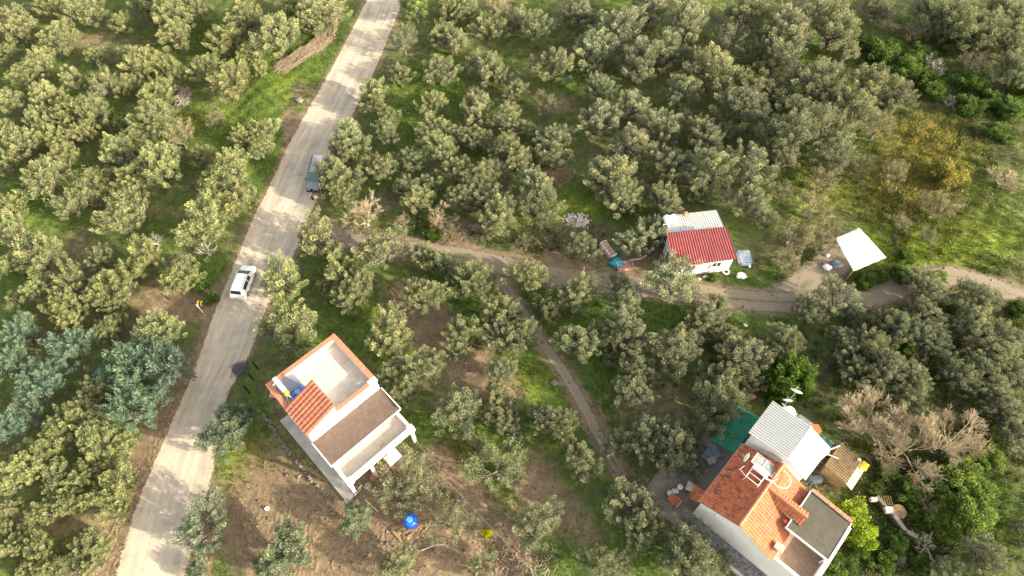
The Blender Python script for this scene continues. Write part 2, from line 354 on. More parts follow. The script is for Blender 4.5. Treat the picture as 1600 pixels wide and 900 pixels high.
SOIL = [(640, 470, 50, 50, 1), (690, 525, 45, 45, 1), (740, 575, 45, 40, 1), (790, 620, 45, 35, .8), (830, 740, 45, 50, .75), (870, 790, 50, 40, .75), (920, 840, 50, 35, .6), (430, 790, 110, 90, 1.2), (480, 860, 110, 60, 1.1), (640, 850, 130, 70, 1.3), (690, 730, 30, 50, 1.1), (735, 800, 35, 50, 1.2), (790, 870, 40, 50, 1.2),
 (110, 400, 60, 40, .7), (140, 60, 80, 25, .6), (300, 470, 60, 45, .8), (60, 655, 60, 40, .5), (90, 820, 90, 30, .7), (870, 270, 30, 30, .8), (880, 165, 25, 20, .7), (1090, 780, 50, 50, 1), (450, 190, 18, 30, .9), (470, 140, 20, 20, .8), (980, 640, 60, 40, .5), (1060, 620, 60, 60, .5), (440, 620, 40, 80, .5), (600, 720, 50, 40, 1), (230, 470, 60, 60, .5), (720, 365, 60, 18, .8), (880, 395, 90, 20, .7), (1010, 400, 60, 25, 1), (1180, 410, 30, 20, .6), (250, 330, 120, 20, .5), (700, 240, 60, 80, .25), (1000, 250, 100, 60, .4), (1500, 640, 60, 100, .3), (1440, 700, 90, 60, .4), (250, 130, 60, 25, .5), (700, 100, 60, 40, .3), (1180, 620, 60, 60, .4)]
STRAW = [(1450, 220, 85, 60, 1.0), (1400, 310, 70, 60, .7), (1530, 340, 110, 90, .3), (1370, 60, 40, 50, .3), (480, 780, 60, 40, .5), (400, 700, 50, 40, .5), (900, 340, 60, 20, .4), (1280, 300, 60, 40, .6), (720, 705, 50, 20, .7), (100, 830, 80, 30, .8), (1320, 600, 40, 40, .4), (560, 480, 30, 30, .3), (375, 800, 25, 40, .7), (520, 870, 50, 30, .5), (860, 700, 40, 12, .6), (450, 770, 90, 60, .4), (330, 190, 50, 12, .5), (240, 470, 50, 40, .4), (820, 590, 50, 20, .5)]
def blobs(px, py, lst):
    r = np.zeros(np.shape(px))
    for x, y, rx, ry, w in lst: r = r + w * np.exp(-(((px - x) / rx) ** 2 + ((py - y) / ry) ** 2))
    return r
def masks(X, Y):
    px, py = PIX(X, Y, 0.0)
    g, s, st = blobs(px, py, GREEN), blobs(px, py, SOIL), blobs(px, py, STRAW)
    dr = seg_dist(X, Y, RC, RW)
    s = s + .75 * np.exp(-(np.clip(dr, 0, 99) / 0.7) ** 2) * (py < 560) + 1.5 * np.exp(-(np.clip(dr, 0, 99) / 2.4) ** 2) * (py >= 560) * (px < 330)
    dd = np.minimum(seg_dist(X, Y, DC) - 1.2, np.minimum(seg_dist(X, Y, FC) - .5, seg_dist(X, Y, SC) - 1.4))
    s = s + 0.9 * np.exp(-(np.clip(dd, 0, 99) / 0.7) ** 2)
    return np.clip(g, 0, 1.5), np.clip(s, 0, 1.5), np.clip(st, 0, 1.5)

# ground sheet: 0.45 m cells where the photograph looks, growing cells out to 2.5 km
def axis(a, c, step, far):
    core = np.arange(a, c + 1e-6, step); out = []; v = step
    x = core[-1]
    while x < far: v *= 1.35; x += v; out.append(x)
    lo = []; v = step; x = core[0]
    while x > -far: v *= 1.35; x -= v; lo.append(x)
    return np.array(lo[::-1] + list(core) + out)
gx = axis(-84, 84, 0.45, 2500); gy = axis(4, 98, 0.45, 2500)
GX, GY = np.meshgrid(gx, gy); Hh = height(GX, GY); g_, s_, y_ = masks(GX, GY)
f_ = blobs(*PIX(GX, GY), [(1430, 392, 120, 40, 1.2), (366, 745, 25, 55, 1), (900, 322, 90, 22, .9), (340, 190, 100, 50, .5), (1385, 95, 60, 40, .6), (450, 125, 45, 45, .6), (840, 610, 60, 50, .6), (1520, 370, 90, 60, .6), (1330, 300, 40, 50, .5), (1250, 300, 50, 40, .6), (520, 30, 25, 40, .4)])
n0, n1 = len(gx), len(gy); idx = np.arange(n0 * n1).reshape(n1, n0)
F = np.stack([idx[:-1, :-1], idx[:-1, 1:], idx[1:, 1:], idx[1:, :-1]], -1).reshape(-1, 4)
gme = mesh_np('ground', np.stack([GX, GY, Hh], -1).reshape(-1, 3), F, {'fresh': ('FLOAT', f_), 'green': ('FLOAT', g_), 'soil': ('FLOAT', s_), 'straw': ('FLOAT', y_)})
def ground_mat():
    m, N, L, b = mat('grove_ground', 0.95, 0.1)
    o = objco(N)
    n1_ = noise(N, L, 0.16, 6, 0.7, o); n2_ = noise(N, L, 1.1, 6, 0.72, o, 0.4); n3_ = noise(N, L, 5.0, 6, 0.75, o)
    green = ramp(N, L, n2_, [(0.3, (0.050, 0.076, 0.020)), (0.5, (0.080, 0.125, 0.028)), (0.72, (0.150, 0.19, 0.045))])
    litter = ramp(N, L, n2_, [(0.3, (0.080, 0.072, 0.042)), (0.55, (0.135, 0.120, 0.072)), (0.75, (0.200, 0.175, 0.110))])
    sn = math_(N, L, 'ADD', math_(N, L, 'MULTIPLY', n3_, 0.5), math_(N, L, 'MULTIPLY', n2_, 0.5))
    soil = ramp(N, L, sn, [(0.32, (0.10, 0.075, 0.05)), (0.46, (0.165, 0.122, 0.08)), (0.55, (0.22, 0.165, 0.105)), (0.68, (0.33, 0.25, 0.158))])
    wv = N.new('ShaderNodeTexWave'); wv.inputs['Scale'].default_value = 0.42; wv.inputs['Distortion'].default_value = 16.0; wv.inputs['Detail'].default_value = 4; wv.inputs['Detail Scale'].default_value = 1.2; L.new(o, wv.inputs['Vector'])
    straw = ramp(N, L, n2_, [(0.3, (0.075, 0.105, 0.028)), (0.5, (0.19, 0.17, 0.045)), (0.72, (0.32, 0.26, 0.085))])
    def m_(nm, lo, hi, amp=0.9):
        v = math_(N, L, 'ADD', attr(N, nm).outputs['Fac'], math_(N, L, 'MULTIPLY', math_(N, L, 'SUBTRACT', n2_, 0.5), amp))
        v = math_(N, L, 'ADD', v, math_(N, L, 'MULTIPLY', math_(N, L, 'SUBTRACT', n3_, 0.5), amp * 0.7))
        r = N.new('ShaderNodeMapRange'); r.inputs[1].default_value = lo; r.inputs[2].default_value = hi; L.new(v, r.inputs[0]); return r.outputs[0]
    base = mix(N, L, ramp(N, L, math_(N, L, 'ADD', math_(N, L, 'MULTIPLY', n1_, 0.6), math_(N, L, 'MULTIPLY', n2_, 0.4)), [(0.42, (0, 0, 0)), (0.56, (1, 1, 1))]), litter, green)
    c = mix(N, L, m_('green', 0.25, 0.6), base, green)
    c = mix(N, L, m_('straw', 0.3, 0.75), c, straw)
    c = mix(N, L, m_('fresh', 0.35, 0.9), c, ramp(N, L, n3_, [(0.3, (0.11, 0.16, 0.025)), (0.7, (0.24, 0.30, 0.045))]))
    c = mix(N, L, m_('soil', 0.35, 0.8), c, soil)
    L.new(c, b.inputs['Base Color'])
    hgt = math_(N, L, 'ADD', math_(N, L, 'MULTIPLY', n2_, 0.6), math_(N, L, 'MULTIPLY', noise(N, L, 9.0, 5, 0.7, o), 0.4))
    hgt = math_(N, L, 'ADD', hgt, math_(N, L, 'MULTIPLY', math_(N, L, 'MULTIPLY', wv.outputs['Fac'], 0.32), m_('soil', 0.95, 1.45)))
    bump(N, L, b, hgt, 0.8, 0.16)
    return m
M['ground'] = ground_mat()
tag(link('ground', gme, 'ground', smooth=True), 'grassy grove floor with bare brown earth patches', None, kind='structure')

# ---------------------------------------------------------------- road and tracks
def road_mat(name, kind):
    m, N, L, b = mat(name, 0.9, 0.15)
    u = attr(N, 'u').outputs['Fac']; v = attr(N, 'v').outputs['Fac']
    cx = N.new('ShaderNodeCombineXYZ'); L.new(math_(N, L, 'MULTIPLY', u, 7.0), cx.inputs[0]); L.new(math_(N, L, 'MULTIPLY', v, 0.09), cx.inputs[1])
    streak = noise(N, L, 1.3, 5, 0.6, cx.outputs[0]); o = objco(N)
    n2_ = noise(N, L, 0.55, 6, 0.7, o); n3_ = noise(N, L, 7.0, 5, 0.75, o)
    if kind == 'road':
        base = ramp(N, L, streak, [(0.30, (0.33, 0.29, 0.232)), (0.5, (0.43, 0.38, 0.305)), (0.70, (0.53, 0.47, 0.38))])
        pat = ramp(N, L, n2_, [(0.36, (0.80, 0.80, 0.82)), (0.48, (0.98, 0.98, 0.98)), (0.66, (1.12, 1.09, 1.03))])
        c = mix(N, L, 1.0, base, pat, 'MULTIPLY')
        gr = ramp(N, L, n3_, [(0.35, (0.90, 0.89, 0.88)), (0.65, (1.06, 1.06, 1.06))]); c = mix(N, L, 1.0, c, gr, 'MULTIPLY')
        # sandy shoulders
        e = math_(N, L, 'ABSOLUTE', math_(N, L, 'SUBTRACT', u, 0.5))
        e = math_(N, L, 'ADD', e, math_(N, L, 'MULTIPLY', math_(N, L, 'SUBTRACT', n2_, 0.5), 0.25))
        mr = N.new('ShaderNodeMapRange'); mr.inputs[1].default_value = 0.36; mr.inputs[2].default_value = 0.47; L.new(e, mr.inputs[0])
        c = mix(N, L, mr.outputs[0], c, ramp(N, L, n3_, [(0.3, (0.36, 0.29, 0.205)), (0.7, (0.52, 0.44, 0.32))]))
    else:
        base = ramp(N, L, n3_, [(0.30, (0.15, 0.125, 0.092)), (0.5, (0.22, 0.185, 0.138)), (0.70, (0.31, 0.265, 0.20))])
        mid = math_(N, L, 'ABSOLUTE', math_(N, L, 'SUBTRACT', u, 0.5))
        mid = math_(N, L, 'ADD', mid, math_(N, L, 'MULTIPLY', math_(N, L, 'SUBTRACT', n2_, 0.5), 0.35))
        mr = N.new('ShaderNodeMapRange'); mr.inputs[1].default_value = 0.07; mr.inputs[2].default_value = 0.0; L.new(mid, mr.inputs[0])
        f = math_(N, L, 'MULTIPLY', mr.outputs[0], ramp(N, L, noise(N, L, 0.12, 2, 0.5, o), [(0.45, (0, 0, 0)), (0.55, (0.8,) * 3)]))
        c = mix(N, L, f, base, ramp(N, L, n3_, [(0.3, (0.05, 0.08, 0.02)), (0.7, (0.14, 0.15, 0.05))]))
    L.new(c, b.inputs['Base Color']); bump(N, L, b, n3_, 0.5, 0.05)
    # ragged edge: the sheet frays out over the earth
    ed = math_(N, L, 'ABSOLUTE', math_(N, L, 'SUBTRACT', u, 0.5))
    ed = math_(N, L, 'ADD', ed, math_(N, L, 'MULTIPLY', math_(N, L, 'SUBTRACT', noise(N, L, 1.1, 6, 0.8, o), 0.5), 0.17 if kind == 'road' else 0.42))
    mr = N.new('ShaderNodeMapRange'); mr.inputs[1].default_value = 0.485 if kind == 'road' else 0.44; mr.inputs[2].default_value = 0.455 if kind == 'road' else 0.30; L.new(ed, mr.inputs[0])
    tr = N.new('ShaderNodeBsdfTransparent'); ms = N.new('ShaderNodeMixShader')
    L.new(mr.outputs[0], ms.inputs[0]); L.new(tr.outputs[0], ms.inputs[1]); L.new(b.outputs[0], ms.inputs[2])
    L.new(ms.outputs[0], N['Material Output'].inputs['Surface']); return m
M['road'] = road_mat('dusty_road', 'road'); M['track'] = road_mat('dirt_track', 'track')
def smooth_line(pts, step=1.5):
    pts = np.asarray(pts); out = []
    for i in range(len(pts) - 1):
        p0 = pts[max(i - 1, 0)]; p1 = pts[i]; p2 = pts[i + 1]; p3 = pts[min(i + 2, len(pts) - 1)]
        n = max(2, int(np.linalg.norm(p2 - p1) / step))
        for k in range(n):
            t = k / n; out.append(0.5 * ((2 * p1) + (-p0 + p2) * t + (2 * p0 - 5 * p1 + 4 * p2 - p3) * t * t + (-p0 + 3 * p1 - 3 * p2 + p3) * t ** 3))
    out.append(pts[-1]); return np.array(out)
def strip(name, Lp, Rp, z, m, nc=8):
    V = []; U = []; Vv = []; d = 0; n = len(Lp)
    for i in range(n):
        if i: d += np.linalg.norm((Lp[i] + Rp[i] - Lp[i - 1] - Rp[i - 1]) / 2)
        for k in range(nc + 1):
            t = k / nc; p = Lp[i] * (1 - t) + Rp[i] * t; V.append((p[0], p[1], z)); U.append(t); Vv.append(d)
    id_ = np.arange(n * (nc + 1)).reshape(n, nc + 1)
    F = np.stack([id_[:-1, :-1], id_[:-1, 1:], id_[1:, 1:], id_[1:, :-1]], -1).reshape(-1, 4)
    return link(name, mesh_np(name, V, F, {'u': ('FLOAT', U), 'v': ('FLOAT', Vv)}), m)
def side_lines(c, w):
    t = np.gradient(c, axis=0); t /= np.linalg.norm(t, axis=1)[:, None]; nrm = np.stack([-t[:, 1], t[:, 0]], 1)
    return c + nrm * w, c - nrm * w
nn = min(len(RL), len(RR)); cc = smooth_line(RC, 1.5)
wi = np.interp(np.linspace(0, len(RC) - 1, len(cc)), np.arange(len(RC)), RW)
lens = [max(2, int(np.linalg.norm(RC[i + 1] - RC[i]) / 1.5)) for i in range(len(RC) - 1)]
wi = np.concatenate([np.linspace(RW[i], RW[i + 1], lens[i], endpoint=False) for i in range(len(lens))] + [[RW[-1]]])
a_, b_ = side_lines(cc, (wi * 1.03)[:, None])
tag(strip('road', a_, b_, 0.014, 'road', 10), 'pale dusty road running from top centre to bottom left', None, kind='structure')
a_, b_ = side_lines(smooth_line(DC), 1.75); tag(strip('dirt_track', a_, b_, 0.008, 'track'), 'rutted dirt track crossing the grove', None, kind='structure')
a_, b_ = side_lines(smooth_line(FC), .7); tag(strip('path', a_, b_, 0.004, 'track'), 'worn dirt path branching off downhill', None, kind='structure')
a_, b_ = side_lines(smooth_line(SC), 2.6); tag(strip('path', a_, b_, 0.002, 'track'), 'bare earth spur up to the white canopy', None, kind='structure')
b = bm(); pc = P(374, 577)
b.faces.new([b.verts.new((pc[0] + (0.95 + 0.3 * math.sin(3 * a + 1)) * math.cos(a) * 1.15, pc[1] + (0.95 + 0.25 * math.sin(2 * a)) * math.sin(a), 0.020)) for a in np.linspace(0, 2 * math.pi, 28, endpoint=False)])
def scorch():
    m, N, L, bb = mat('scorch', 0.95, 0.1); o = objco(N)
    L.new(ramp(N, L, noise(N, L, 3, 4, .7, o), [(0.3, (0.035, 0.035, 0.042)), (0.7, (0.12, 0.11, 0.115))]), bb.inputs['Base Color'])
    mp = N.new('ShaderNodeMapping'); mp.inputs['Location'].default_value = (-pc[0], -pc[1], 0); L.new(o, mp.inputs[0])
    ln = N.new('ShaderNodeVectorMath'); ln.operation = 'LENGTH'; L.new(mp.outputs[0], ln.inputs[0])
    v = math_(N, L, 'ADD', ln.outputs['Value'], math_(N, L, 'MULTIPLY', math_(N, L, 'SUBTRACT', noise(N, L, 2.2, 6, .8, o), 0.5), 2.4))
    mr = N.new('ShaderNodeMapRange'); mr.inputs[1].default_value = 1.15; mr.inputs[2].default_value = 0.35; L.new(v, mr.inputs[0])
    tr = N.new('ShaderNodeBsdfTransparent'); ms = N.new('ShaderNodeMixShader'); L.new(mr.outputs[0], ms.inputs[0]); L.new(tr.outputs[0], ms.inputs[1]); L.new(bb.outputs[0], ms.inputs[2])
    L.new(ms.outputs[0], N['Material Output'].inputs['Surface']); return m
tag(link('scorch_patch', b, scorch()), 'black burnt patch on the right edge of the road', None, kind='structure')

# ---------------------------------------------------------------- LEFT HOUSE (local X along the long side, Y across)
def win(parent, x, y, z, w, h, ax, m='glass', name='window', out=1):
    """window or door in a wall plane; ax 'x' = wall facing +-X (width runs in Y), 'y' = wall facing +-Y"""
    f = bm(); g = bm(); d = 0.05 * out
    def bx(bb, a0, a1, z0, z1, d0, d1):
        d0, d1 = sorted((d0, d1))
        if ax == 'x': box(bb, x + d0, x + d1, y + a0, y + a1, z + z0, z + z1)
        else: box(bb, x + a0, x + a1, y + d0, y + d1, z + z0, z + z1)
    t = 0.06
    bx(f, -w / 2, -w / 2 + t, 0, h, 0, d); bx(f, w / 2 - t, w / 2, 0, h, 0, d); bx(f, -w / 2 + t, w / 2 - t, h - t, h, 0, d); bx(f, -w / 2 + t, w / 2 - t, 0, t, 0, d)
    bx(f, -t / 2, t / 2, t, h - t, 0, d * .9)
    bx(g, -w / 2 + t, w / 2 - t, t, h - t, 0, d * 0.5)
    fr = link(name, f, 'whitemetal', parent); link('pane', g, m, fr); return fr
LH = thing('house', 'two storey white house with orange tiled parapets and a brown lean to roof', 'house', (-21.5, 25.1, 0), -46.2)
Wd = 7.2
b = bm()
box(b, 0, 6.3, 0, Wd, 0, 5.95)
box(b, 0, 0.25, 0, Wd, 5.95, 6.75); box(b, 0.25, 6.05, Wd - .25, Wd, 5.95, 6.75); box(b, 0.25, 3.0, 0, 0.25, 5.95, 6.75)
box(b, 6.05, 6.3, 2.9, Wd, 5.95, 6.75)
box(b, 6.3, 8.0, 0, Wd, 3.2, 4.72)
box(b, 6.3, 9.0, 0.0, Wd, 0, 3.0)
link('wall', b, 'white', LH)
link('roof_terrace', box(bm(), 0.25, 6.05, 0.25, Wd - .25, 5.95, 5.99), 'terrace', LH)
b = bm()
def coping(bb, x0, x1, y0, y1, z, along):
    n = int((x1 - x0 if along == 'x' else y1 - y0) / 0.3)
    for i in range(n):
        if along == 'x':
            s = (x1 - x0) / n; box(bb, x0 + i * s + .008, x0 + (i + 1) * s - .008, y0, y1, z, z + 0.05 + 0.012 * (i % 2))
        else:
            s = (y1 - y0) / n; box(bb, x0, x1, y0 + i * s + .008, y0 + (i + 1) * s - .008, z, z + 0.05 + 0.012 * (i % 2))
coping(b, -0.12, 0.34, -0.1, Wd + .1, 6.753, 'y'); coping(b, 0.36, 6.15, Wd - .34, Wd + .12, 6.753, 'x')
coping(b, 0.36, 3.0, -0.12, 0.34, 6.753, 'x'); coping(b, 5.95, 6.33, 2.95, Wd - .75, 6.753, 'y')
link('coping', b, 'terra_plain', LH)
link('corner_cap', box(bm(), 5.85, 6.4, Wd - .7, Wd + .1, 6.753, 6.83, .02), 'white', LH)
b = bm(); prism(b, [(3.1, 0.02), (6.298, 0.02), (6.298, 2.9), (3.1, 2.9)], 5.991, lambda x, y: 6.78 + (y / 2.9) * 1.05); link('stair_tower', b, 'white', LH)
link('tiled_roof', tilesheet([(2.95, -0.15, 6.80), (6.34, -0.15, 6.80), (6.34, 3.05, 7.96), (2.95, 3.05, 7.96)], wl=0.42, amp=0.07, row=0.4), 'tile_new', LH)
b = bm(); prism(b, [(6.302, -0.12), (9.0, -0.12), (9.0, Wd + .12), (6.302, Wd + .12)], lambda x, y: 4.98 - (x - 6.3) * .1, lambda x, y: 5.08 - (x - 6.3) * .1); br_ = link('lean_to_roof', b, 'brownroof', LH)
b = bm(); box(b, 6.35, 9.06, -0.2, -0.122, 4.68, 5.10); box(b, 6.35, 9.06, Wd + .122, Wd + .2, 4.68, 5.10); box(b, 9.002, 9.07, -0.12, Wd + .12, 4.66, 4.82); link('fascia', b, 'whitemetal', br_)
b = bm(); box(b, 6.3, 10.75, 0.0, Wd, 3.0, 3.2); link('terrace_slab', b, 'white', LH)
link('lower_terrace_floor', box(bm(), 8.0, 10.5, 0.25, Wd - .25, 3.2, 3.23), 'terrace', LH)
b = bm(); box(b, 10.5, 10.8, 0, Wd, 3.2, 3.78); box(b, 8.0, 10.5, -0.0, 0.25, 3.2, 3.78); box(b, 8.0, 10.5, Wd - .25, Wd, 3.2, 3.78)
box(b, 10.38, 10.86, Wd - .45, Wd + .12, 3.05, 3.86); box(b, 10.42, 10.86, -0.06, .5, 3.0, 3.86); link('parapet', b, 'white', LH)
for yy in (0.0, 2.3, 4.6, Wd - .3):
    link('column', box(bm(), 10.4, 10.7, yy, yy + .3, 0, 3.0), 'white', LH)
for yy in (0.15, Wd - .25): link('veranda_post', box(bm(), 8.78, 8.88, yy, yy + .1, 3.23, 4.78), 'whitemetal', LH)
b = bm(); box(b, 10.75, 11.75, 3.7, 5.0, 2.62, 2.80); link('porch_slab', b, 'white', LH)
for yy in (1.6, 5.3): win(LH, 9.0, yy, 1.0, 1.3, 1.2, 'x')
win(LH, 9.0, 3.5, 0.02, 1.0, 2.1, 'x', name='door')
for yy in (1.6, 5.3): win(LH, 8.0, yy, 3.3, 1.1, 1.3, 'x')
for xx in (1.6, 4.6): win(LH, xx, 0, 4.0, 1.0, 1.1, 'y', out=-1); win(LH, xx, 0, 1.1, 1.0, 1.1, 'y', out=-1); win(LH, xx, Wd, 4.0, 1.0, 1.1, 'y'); win(LH, xx, Wd, 1.1, 1.0, 1.1, 'y')
for yy in (2, 5.2): win(LH, 0, yy, 4.0, 1.0, 1.1, 'x', out=-1); win(LH, 0, yy, 1.1, 1.0, 1.1, 'x', out=-1)
def LW(x, y, z=0):
    c, s = math.cos(R_(-46.2)), math.sin(R_(-46.2)); return (-21.5 + x * c - y * s, 25.1 + x * s + y * c, z)
b = bm(); c_ = [LW(x, y) for x, y in ((0.1, -0.95), (10.7, -0.95), (10.7, -0.01), (0.1, -0.01))]
prism(b, [(p[0], p[1]) for p in c_], -0.2, 0.22); tag(link('concrete_path', b, 'concrete'), 'narrow concrete apron along the white house', None, kind='structure')
# solar heater
t = thing('solar_water_heater', 'rooftop solar water heater with grey panel and long white tank on the orange edged terrace', 'solar heater', LW(0.9, 1.6, 5.99), -46.2)
b = bm(); vs = [(-0.65, -0.6, .25), (1.1, -0.6, .25), (1.1, .75, .55), (-0.65, .75, .55)]
prism(b, [(v[0], v[1]) for v in vs], lambda x, y: .85 - (y + .6) * .42, lambda x, y: .92 - (y + .6) * .42); link('panel', b, 'panel', t)
b = bm()
for x in (-.5, 1.0):
    tube(b, [(x, -0.8, 0), (x, -0.75, 1.0)], .025); tube(b, [(x, .7, 0), (x, .7, .35)], .025); tube(b, [(x, -.78, .8), (x, .7, .3)], .02)
tube(b, [(-.5, -.78, .5), (1.0, -.78, .9)], .02); link('stand', b, 'whitemetal', t)
b = bm(); lathe(b, [(.10, -1.05), (.2, -1.0), (.22, -.9), (.22, .85), (.2, .95), (.1, 1.0)], 18, (0.25, -0.82, 1.2), 'X'); tk = link('tank', b, 'whitemetal', t, True)
b = bm(); lathe(b, [(.12, 0.97), (.235, .8), (.235, 1.02), (.16, 1.12)], 14, (0.25, -0.82, 1.2), 'X'); link('yellow_end_cap', b, 'yellow', tk)
b = bm(); tube(b, [(1.4, -.82, 1.2), (1.7, -.75, 1.15), (1.75, -.8, 0.1)], .03); tube(b, [(1.2, -.9, 1.0), (1.5, -1.1, .6), (2.1, -1.2, .75)], .025); link('pipe', b, 'whitemetal', t)
t = thing('water_tank', 'ribbed horizontal blue water tank beside the tiled stair roof on the white house', 'water tank', LW(2.42, 1.6, 5.99), -46.2)
b = bm(); prof = [(.1, -.68), (.3, -.66)]
for i in range(9): prof += [(.36, -.6 + i * .145), (.32, -.53 + i * .145)]
prof += [(.3, .72), (.1, .74)]
lathe(b, prof, 18, (0, 0, .48), 'Y'); link('body', b, 'blue', t, False)
b = bm(); lathe(b, [(.22, .80), (.22, .90), (.17, .93)], 16, (0, -.05, 0)); link('lid', b, 'bluelid', t)
b = bm(); box(b, -.3, .3, -.5, -.4, 0, .18); box(b, -.3, .3, .4, .5, 0, .18); link('cradle', b, 'steel', t)

def antenna(loc, label, h=1.2, rz=0):
    t = thing('television_antenna', label, 'antenna', loc, rz)
    link('mast', tube(bm(), [(0, 0, 0), (0, 0, h)], .02), 'steel', t)
    b = bm(); tube(b, [(-.3, 0, h), (.3, 0, h)], .012)
    for i in range(6): x = -.28 + i * .11; tube(b, [(x, -.18 + .015 * i, h), (x, .18 - .015 * i, h)], .008, 4)
    link('elements', b, 'steel', t); return t
antenna(LW(5.6, 5.9, 5.99), 'thin metal aerial in the right corner of the tiled roof terrace', 1.2, 20)
def dish(loc, rz, tilt, rad, label, group=None, mast=0.9):
    t = thing('satellite_dish', label, 'satellite dish', loc, rz, group)
    link('mast', tube(bm(), [(0, 0, 0), (0, 0, mast)], .03), 'steel', t)
    b = bm(); V = []; n = 24
    prev = None; Mx = Matrix.Translation((0, 0, mast)) @ Matrix.Rotation(R_(tilt), 4, 'Y')
    for side, off in ((1, 0.0), (-1, -0.02)):
        rings = []
        for k in range(5):
            r = rad * k / 4; rings.append([b.verts.new(Mx @ Vector((r * math.cos(a), r * math.sin(a), 0.22 * rad * (k / 4) ** 2 + off))) for a in (np.linspace(0, 2 * math.pi, n, endpoint=False) if k else [0])])
        for j in range(n): b.faces.new((rings[0][0], rings[1][j], rings[1][(j + 1) % n]))
        for k in range(1, 4):
            for j in range(n): b.faces.new((rings[k][j], rings[k + 1][j], rings[k + 1][(j + 1) % n], rings[k][(j + 1) % n]))
        if side == 1: rim = rings[4]
        else:
            for j in range(n): b.faces.new((rim[j], rings[4][j], rings[4][(j + 1) % n], rim[(j + 1) % n]))
    link('reflector', b, 'whitemetal', t, True)
    b = bm(); e = Mx @ Vector((0, 0, rad * .9)); tube(b, [Mx @ Vector((rad * .9, 0, .05)), e], .015); tube(b, [Mx @ Vector((-rad * .6, rad * .6, .05)), e], .012); link('feed_arm', b, 'steel', t)
    b = bm(); lathe(b, [(.04, -.06), (.06, 0), (.04, .07)], 10, e); link('receiver', b, 'steel', t)
    return t

# garden bits round the left house
def W3(px, py, z=0): x, y = P(px, py, z); return (x, y, z)
def G3(px, py, dz=0): x, y = P(px, py, 0); return (x, y, hz(x, y) + dz)
c0 = P(640, 812, 1.6)
t = thing('water_tank', 'round blue water tank on a timber stand in the ploughed garden', 'water tank', (c0[0], c0[1], hz(*c0)), 20)
b = bm(); lathe(b, [(.5, .62), (.60, .66), (.62, .8), (.60, .9), (.64, 1.0), (.61, 1.15), (.64, 1.3), (.6, 1.42), (.5, 1.55), (.28, 1.66)], 28); link('body', b, 'blue', t, True)
b = bm(); lathe(b, [(.27, 1.64), (.27, 1.74), (.22, 1.78)], 20); link('lid', b, 'bluelid', t)
b = bm()
for x in (-.6, .6):
    for y in (-.6, .6): tube(b, [(x, y, -.1), (x * .95, y * .95, .55)], .05, 6)
for y in (-.6, 0, .6): box(b, -.8, .8, y - .08, y + .08, .55, .61)
link('stand', b, 'wood', t)
for a, c, lab in (((571, 781), (591, 800), 'pale straight pole on the soil beside the corner of the white house'), ((657, 861), (696, 850), 'long pale bent pole lying across the ploughed soil')):
    p0, p1 = G3(*a, .08), G3(*c, .1); b = bm()
    md = [(p0[i] + p1[i]) / 2 for i in range(3)]; md[1] += .12 if 'bent' in lab else 0
    tag(link('pole', tube(b, [p0, md, p1], .05), 'palewood'), lab, 'pole')
for a, c, lab in (((632, 845), (655, 822), 'orange brown plank lying below the round blue tank'), ((612, 828), (628, 846), 'dark plank lying left of the round blue tank')):
    p0, p1 = Vector(G3(*a, .05)), Vector(G3(*c, .05)); d = (p1 - p0); nrm = Vector((-d.y, d.x, 0)).normalized() * .09; b = bm()
    prism(b, [(q.x, q.y) for q in (p0 - nrm, p1 - nrm, p1 + nrm, p0 + nrm)], min(p0.z, p1.z) - .1, max(p0.z, p1.z) + .05); tag(link('plank', b, 'wood'), lab, 'plank')
# bicycle by the corner
def bicycle(loc, rz, label, name='bicycle', lean=0):
    t = thing(name, label, 'bicycle', loc, rz); t.rotation_euler = (R_(lean), 0, R_(rz))
    for x in (-.5, .5):
        b = bm(); n = 20
        for k in range(n): a0, a1 = 2 * math.pi * k / n, 2 * math.pi * (k + 1) / n; tube(b, [(x + .33 * math.cos(a0), 0, .34 + .33 * math.sin(a0)), (x + .33 * math.cos(a1), 0, .34 + .33 * math.sin(a1))], .022, 5, False)
        w = link('wheel', b, 'black', t)
        b = bm()
        for k in range(6): a0 = math.pi * k / 6; tube(b, [(x - .31 * math.cos(a0), 0, .34 - .31 * math.sin(a0)), (x + .31 * math.cos(a0), 0, .34 + .31 * math.sin(a0))], .006, 4)
        link('spokes', b, 'steel', w)
    b = bm()
    for q in (((-.5, .34), (-.12, .34)), ((-.12, .34), (-.22, .8)), ((-.12, .34), (.34, .75)), ((-.2, .72), (.34, .78)), ((.34, .85), (.5, .34)), ((-.5, .34), (-.2, .72))): tube(b, [(q[0][0], 0, q[0][1]), (q[1][0], 0, q[1][1])], .02, 6)
    link('frame', b, 'steel', t); link('saddle', box(bm(), -.33, -.12, -.06, .06, .82, .87, .02), 'black', t)
    link('handlebar', tube(bm(), [(.3, -.28, .95), (.34, 0, .9), (.3, .28, .95)], .015), 'steel', t)
bicycle(G3(565, 768, 0), 50, 'bicycle parked under the corner of the white house terrace', lean=-12)
tag(link('sack', lathe(bm(), [(.15, 0), (.34, .1), (.3, .3), (.12, .42)], 12, W3(575, 760, 0)), 'concrete', None, True), 'grey white sack on the ground beside the bicycle', 'sack')
tag(link('planter', lathe(bm(), [(.2, 0), (.3, .35), (.28, .38), (.1, .36)], 14, W3(584, 748, 0)), 'terra_plain', None, True), 'pinkish plant pot under the front edge of the white house', 'pot')
b = bm(); p0 = G3(428, 615, 0); box(b, p0[0] - .35, p0[0] + .35, p0[1] - .45, p0[1] + .4, p0[2], p0[2] + .22, .03); tag(link('stone_slab', b, 'pink'), 'flat pinkish slab lying left of the house with orange parapets', 'slab')
